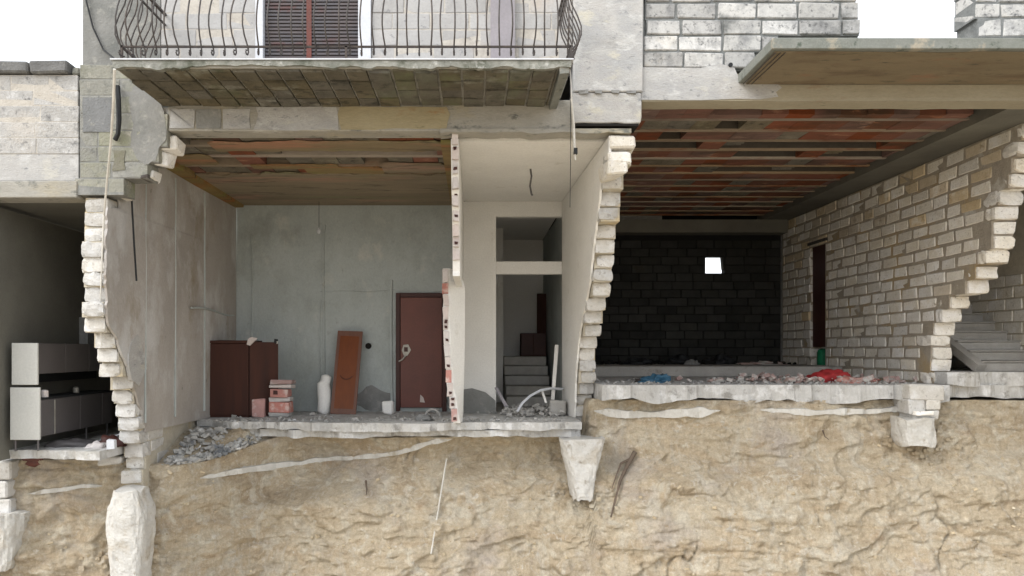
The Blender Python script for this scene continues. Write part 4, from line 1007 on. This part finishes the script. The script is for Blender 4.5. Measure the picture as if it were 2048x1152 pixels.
for L_ in (.62, .6, .62):
    MB().box(X(70, YK)+.001, X(73.6, YK), yy, yy+L_-.01, Z(748, YK), zt2-.004).build('unit_door', M_kfr, ku, bevel=.003); yy += L_
MB().box(X(24, YK), X(30, YK), YK+.031, 2.4, zb2+.03, Z(749, YK)).build('rear_panel', M_black, ku)
for nm, px, py, y, s_, m_, lab in (('jar', 92, 783, .62, .045, M_pinkw, 'pale pink jar on the kitchen worktop nearest the white end panel'), ('jar', 152, 768, 1.6, .04, M_metal, 'small dull metal jar further along the kitchen worktop')):
    zz0 = Z(797, YK)+.006
    mb = MB(); xx_ = X(px, y); mb.tube([(min(xx_, kx1-.06), y, zz0), (min(xx_, kx1-.06), y, zz0+s_*1.7), (min(xx_, kx1-.06), y, zz0+s_*2.0)], [s_, s_, s_*.6], 10)
    tag(mb.build(nm, m_), lab, 'jar')
o = MB().box(X(156, 2.2), X(176, 2.2), 2.2, 2.5, Z(700, 2.2), Z(634, 2.2), .005).build('grey_case', M_greyr, ku)
o.name = 'vent_hood'
# things on the kitchen floor
o = MB().box(-.22, .22, -.1, .12, 0, .02, .004, Matrix.Translation((X(212, .9), 1.2, Z1+.10)) @ Matrix.Rotation(math.radians(-18), 4, 'Y')).build('white_board', M_alu); tag(o, 'thin white board tilted on the rubbish under the kitchen units', 'board')
o = link('rag_heap', blob((.32, .22, .09), 21, .4, 2.5), M_blue, None, (X(140, .9), 1.0, Z1)); o.data.materials.clear(); o.data.materials.append(M_kfr); tag(o, 'low grey blue rag heap under the kitchen units', 'rag')
o = link('cloth_heap', blob((.16, .16, .13), 25, .4, 2.5), M_doorf, None, (X(215, .8), .95, Z1)); tag(o, 'dark maroon bundle beside the snapped wall on the kitchen floor', 'bundle')
o = MB().box(-.05, .05, -.04, .04, 0, .12, .01, Matrix.Translation((X(222, .62), .64, Z1+.0))).build('carton', M_alu, bevel=.006); tag(o, 'small upright white carton before the maroon bundle', 'carton')
o = link('brick_lump', blob((.14, .12, .08), 28, .35, 3), M_pinkw, None, (X(187, .7), .8, Z1)); tag(o, 'brownish pink lump on the kitchen floor edge', 'lump')
# orange soil patch and board under the kitchen floor slab
bx, by, bz = on_bank(65, 922)
o = link('orange_mat', blob((.19, .05, .07), 31, .3, 2.5, flat=False), M_red, None, (bx, by-.0, bz)); tag(o, 'orange red scrap sticking out of the bank under the kitchen floor', 'scrap')
bx, by, bz = on_bank(222, 922)
o = MB().box(bx-.12, bx+.16, by-.08, by+.3, bz-.045, bz+.045, .03).build('stone_slab', M_white, bevel=.02); tag(o, 'pale stone slab poking from the bank beside the snapped wall', 'stone')

# lobby: dark red furniture on the landing, wall planks, strips, rubble
o_ = empty('cupboard', (X(1067, 7.0), 7.0, -.13), 'dark red cupboard on the landing at the top of the corridor steps', 'cupboard')
MB().box(X(1042, 7.), X(1092, 7.), 7.0, 7.4, -.13, .36).build('body', M_woodD, o_, bevel=.005)
mb = MB(); mb.box(X(1043, 7.), X(1066, 7.), 6.985, 6.999, -.10, .35); mb.box(X(1068, 7.), X(1091, 7.), 6.985, 6.999, -.10, .35); mb.build('door_panel', M_doorf, o_)
o = MB().box(X(1074, 7.45), X(1096, 7.45), 7.45, 7.5, -.13, Z(587, 7.45)).build('tall_board', M_woodD); tag(o, 'tall dark board standing behind the red cupboard', 'board')
def plank(name, p0, p1, w, t, m_, lab, cat, group=None):
    a, b2 = Vector(p0), Vector(p1); d = b2-a; L_ = d.length; q = d.to_track_quat('X', 'Z').to_matrix().to_4x4()
    o2 = MB().box(0, L_, -w/2, w/2, -t/2, t/2, t*.15, Matrix.Translation(a) @ q).build(name, m_, bevel=t*.2); return tag(o2, lab, cat, group)
def P3(px, py, y): return (X(px, y), y, Z(py, y))
plank('plank', P3(1104, 818, 3.6), P3(1114, 690, 3.95), .06, .03, M_plW, 'tallest white plank leaning by the plastered lobby wall', 'plank', 'planks in the lobby rubble')
plank('plank', P3(992, 775, 3.6), P3(1012, 812, 3.3), .06, .03, M_pipe, 'short grey plank slanting down beside the lobby doorway jamb', 'plank', 'planks in the lobby rubble')
plank('plank', P3(1083, 778, 3.5), P3(1092, 806, 3.3), .035, .02, M_plW, 'shortest pale slat stuck in the lobby rubble', 'plank', 'planks in the lobby rubble')
mb = MB(); mb.tube([P3(1034, 823, 3.1), P3(1045, 806, 3.15), P3(1060, 792, 3.25), P3(1080, 781, 3.35), P3(1100, 777, 3.5), P3(1125, 778, 3.7)], .022, 6); tag(mb.build('curved_strip', M_alu), 'long curved white strip arching over the lobby rubble', 'strip')
o = MB().box(X(1100, 3.4), X(1135, 3.4), 3.4, 3.6, Z2, Z2+.24, .03).build('broken_block', M_step, bevel=.02); tag(o, 'broken grey block in the corner of the lobby rubble', 'block')

def rubble(name, n_, fn, smin, smax, m_, seed, label=None, cat=None):
    """one heap of uncountable chips: irregular convex lumps joined in one mesh"""
    rr = random.Random(seed); mb_ = MB()
    for _ in range(n_):
        x, y, z = fn(rr); s_ = smin+(smax-smin)*rr.random()**2.2
        Mx = Matrix.Translation((x, y, z+s_*.2)) @ Matrix.Rotation(rr.uniform(0, 6.3), 4, 'Z') @ Matrix.Rotation(rr.uniform(-.6, .6), 4, 'X') @ Matrix.Rotation(rr.uniform(-.6, .6), 4, 'Y')
        a, b2, c = s_*rr.uniform(.6, 1.3), s_*rr.uniform(.5, 1.), s_*rr.uniform(.3, .7)
        vs = [Mx @ Vector((sx*a*rr.uniform(.6, 1), sy*b2*rr.uniform(.6, 1), sz*c*rr.uniform(.6, 1))) for sz in (-.5, .5) for sy in (-.5, .5) for sx in (-.5, .5)]
        mb_.poly(vs, [(0,2,3,1), (4,5,7,6), (0,1,5,4), (2,6,7,3), (0,4,6,2), (1,3,7,5)])
    o2 = mb_.build(name, m_); o2['kind'] = 'stuff'
    if label: o2['label'] = label
    return o2
def shelf(x, y):
    yb2 = float(bank_y(x, top_z(x)))
    return min(float(top_z(x)) + .36*float(smooth(0, 1., (y-yb2)/max(2.6-yb2, .6))), -1.13)
def f1(r):
    while True:
        px, py = r.uniform(275, 455), r.gauss(905, 14)
        t = (px-270)/230; y = 1.0 + 1.5*r.random()
        x = X(px, y); yb2 = float(bank_y(x, top_z(x)))
        if y < yb2+.01: y = yb2 + r.uniform(.0, .25)
        if y < 2.9 and x > -4.22: return x, y, shelf(x, y)+.01
rubble('rubble_heap', 480, f1, .02, .125, M_rubb, 3, 'grey and white broken stones on the shoulder of the bank')
rubble('rubble_chips', 260, lambda r: (r.uniform(-4.1, 1.4), 2.35+abs(r.gauss(0, .22))+.1, Z2), .015, .07, M_rubb, 4, 'pale chips along the broken edge of the middle floor')
rubble('floor_litter', 160, lambda r: (r.uniform(-3.9, 1.3), r.uniform(2.6, 4.25), Z2), .02, .10, M_step, 14, 'dusty litter scattered over the middle floor')
rubble('rubble_wire', 200, lambda r: (r.uniform(.45, 1.45), r.uniform(3.1, 4.4), Z2+r.uniform(0, .10)), .03, .14, M_step, 5, 'grey rubble heaped in the lobby doorway')
rubble('garage_dust', 300, lambda r: (r.uniform(2.0, 6.8), 2.55+abs(r.gauss(0, .6)), Z3), .015, .08, M_rubb, 6, 'pale grit along the garage floor')
rubble('pink_rubble', 230, lambda r: (min(6.9, max(3.4, r.gauss(5.4, .75))), r.uniform(2.7, 4.2), Z3+max(0, .07-.09*abs(r.gauss(0, .7)))), .02, .15, M_rubp, 7, 'pink broken brick spread over the garage floor')
rubble('garage_litter', 120, lambda r: (r.uniform(2.4, 6.9), r.uniform(7.3, 8.3), -.315), .04, .2, M_darkm, 8, 'dark litter along the foot of the black wall')
def f2(r):
    x = r.uniform(-7, 9); z = r.uniform(-3.4, -1.0); z = min(z, float(top_z(x))-.1); return x, float(bank_y(x, z))+.012, z
rubble('bank_stones', 800, f2, .012, .075, M_pebble, 9, 'small stones bedded in the earth bank')

# garage floor objects
def draped(name, px, py, y, size, m_, seed, lab, cat, sub=4, zf=Z3, amp=.42):
    o2 = link(name, blob(size, seed, amp, 2.4, sub), m_, None, (X(px, y), y, zf)); return tag(o2, lab, cat)
draped('blue_sheet', 1312, 755, 3.2, (.26, .2, .13), M_blue, 41, 'crumpled blue plastic sheet on the garage floor', 'sheet')
draped('dark_rag', 1288, 760, 3.3, (.16, .14, .06), M_iron, 42, 'flat dark rag touching the blue sheet', 'rag')
draped('red_sheet', 1655, 760, 3.4, (.40, .3, .19), M_redp, 43, 'bright red crumpled plastic sheet by the stepped wall', 'sheet', amp=.24)
draped('red_bag', 1712, 765, 3.0, (.30, .2, .10), M_pink, 44, 'flat faded red bag beside the bright red sheet', 'bag')
draped('dark_bundle', 1362, 722, 7.6, (.26, .2, .19), M_black, 45, 'black bundle at the foot of the black wall under the bright hole', 'bundle', zf=-.315)
draped('dark_bundle', 1440, 722, 7.7, (.30, .2, .19), M_black, 46, 'wider black bundle on the side of the black wall nearer the slot', 'bundle', zf=-.315)
draped('white_bag', 1382, 726, 7.3, (.16, .1, .10), M_greyr, 47, 'small pale bag between the two black bundles', 'bag', zf=-.315)
draped('timber_heap', 1275, 724, 7.4, (.3, .2, .14), M_black, 48, 'black debris mound beside the block wall end', 'mound', zf=-.315)
draped('brick_heap', 1530, 730, 7.4, (.5, .2, .07), M_rubp, 49, 'long low mound of broken brick before the black wall', 'mound', zf=-.315)
# green drum standing in the slot doorway
gx = XR0+.12
mb = MB(); mb.tube([(gx, 6.62, -.31), (gx, 6.62, -.06), (gx, 6.62, .0), (gx, 6.62, .03)], [.12, .12, .10, .04], 12); tag(mb.build('green_canister', M_green), 'green plastic canister in the slot doorway of the stepped wall', 'canister')
mb = MB(); mb.box(XR0+.03, XR0+.06, 6.32, 6.9, .06, 2.15, .004); tag(mb.build('rusty_door', M_doorf), 'narrow rusty dark door in the slot of the stepped wall', 'door')
MB().box(XR0-.02, XR0+.02, 6.2, 7.05, 2.2, 2.26).build('lintel_bar', M_iron, right_wall)

# ------------------------------------------------------------------ CABLES, STRAPS, HOOKS
def strap(name, pts, r, m_, lab, cat): return tag(MB().tube(pts, r, 6).build(name, m_), lab, cat)
strap('hanging_strap', [P3(229, 138, -1.18), P3(227, 200, -1.0), P3(222, 280, -.7), P3(214, 360, -.4), P3(208, 430, -.15), P3(204, 520, -.08), P3(200, 620, .02), P3(203, 690, .1)], [.016, .016, .014, .013, .013, .009, .007, .006], M_rope, 'long pale strap hanging from the balcony corner past the pier', 'strap')
strap('hanging_strap', [P3(1140, 140, -.2), P3(1143, 200, -.15), P3(1147, 250, -.1), P3(1149, 300, -.1), P3(1151, 320, -.1)], [.008, .012, .018, .016, .008], M_rope, 'short frayed pale strap hanging above the lobby', 'strap')
strap('cable', [P3(1139, 100, -.6), P3(1141, 200, -.14), P3(1141, 330, -.1), P3(1140, 415, -.1)], .004, M_black, 'thin black cable beside the frayed strap above the lobby', 'cable')
mb = MB(); mb.box(X(1145), X(1152), -.14, -.08, Z(313), Z(302)); tag(mb.build('strap_buckle', M_black), 'small black buckle on the frayed strap', 'buckle')
strap('rubber_hose', [P3(235, 172, -.06), P3(237, 200, -.08), P3(238, 240, -.08), P3(236, 268, -.07), P3(230, 280, -.05)], .028, M_black, 'thick black hose stub clipped to the mossy pier', 'hose')
strap('cable', [P3(168, -60, -.03), P3(172, 0, -.03), P3(186, 55, -.03), P3(207, 100, -.03), P3(232, 120, -.2)], .010, M_black, 'black cable sagging down the grey pier to the balcony corner', 'cable')
strap('cable', [P3(262, 366, .35), P3(265, 430, .36), P3(269, 500, .38), P3(273, 562, .4)], .011, M_black, 'stiff black cable hanging before the taupe plaster', 'cable')
strap('iron_hook', [P3(1061, 338, 1.0), P3(1063, 352, 1.0), P3(1060, 372, 1.0), P3(1063, 388, 1.0), P3(1065, 391, 1.0)], .014, M_iron, 'rusty hook hanging from the lobby ceiling', 'hook')
strap('iron_hook', [(X(1061, 1.0), 1.0, 2.54), P3(1061, 339, 1.0)], .004, M_iron, 'thin wire from which the lobby hook hangs', 'wire') if False else None
strap('black_stub', [(X(2036, 1.4), 1.35, Z(345, 1.4)), (X(2046, 1.3), 1.2, Z(350, 1.3)), (X(2062, 1.2), 1.1, Z(338, 1.2))], .035, M_black, 'black bent pipe stub poking from the broken blocks of the stepped wall', 'pipe')
ra, rb = on_bank(893, 918), on_bank(862, 1108)
yr0 = min(on_bank(893-.163*(q-918), q)[1] for q in range(918, 1108, 6)) - .02
strap('fallen_rod', [P3(893, 918, max(yr0, ra[1]-.25)), P3(862, 1108, min(yr0, rb[1]-.02))], .011, M_rope, 'thin white rod hanging down the face of the bank', 'rod')
# bare bulb
bl = empty('light_bulb', P3(638, 456, 4.0), 'bare bulb hanging in the wardrobe room', 'light bulb')
MB().tube([(X(638, 4.), 4., 2.54), P3(638, 455, 4.)], .004, 5).build('wire', M_black, bl)
bx, by, bz = P3(638, 463, 4.)
mb = MB(); mb.tube([(bx, by, bz+.06), (bx, by, bz+.04), (bx, by, bz+.01), (bx, by, bz-.02), (bx, by, bz-.04)], [.018, .02, .036, .034, .01], 10); mb.build('bulb', M_alu, bl, smooth_=True)
# roots and bent bars in the bank
def root_path(pts, r, lab, nm='root', m_=M_root):
    P = []
    for px, py in pts:
        x, y, z = on_bank(px, py); P.append((x, y-.075, z))
    n_ = len(P); return tag(MB().tube(P, [r*(1-.7*i/(n_-1)) for i in range(n_)], 6).build(nm, m_), lab, nm)
root_path([(1268, 902), (1250, 935), (1238, 960), (1228, 1000), (1220, 1032)], .035, 'thickest dark root running down beside the lobby footing')
root_path([(1262, 915), (1240, 925), (1232, 945), (1222, 975)], .022, 'thin branching root just beside the lobby footing')
root_path([(733, 960), (735, 978), (734, 988)], .018, 'short black stub of root in the middle of the bank')
root_path([(1641, 860), (1645, 872), (1653, 878)], .012, 'tiny curled root under the garage floor')
for (px, py) in ((1978, 822), (2028, 826)):
    pass
print('OBJECTS', len(bpy.data.objects))
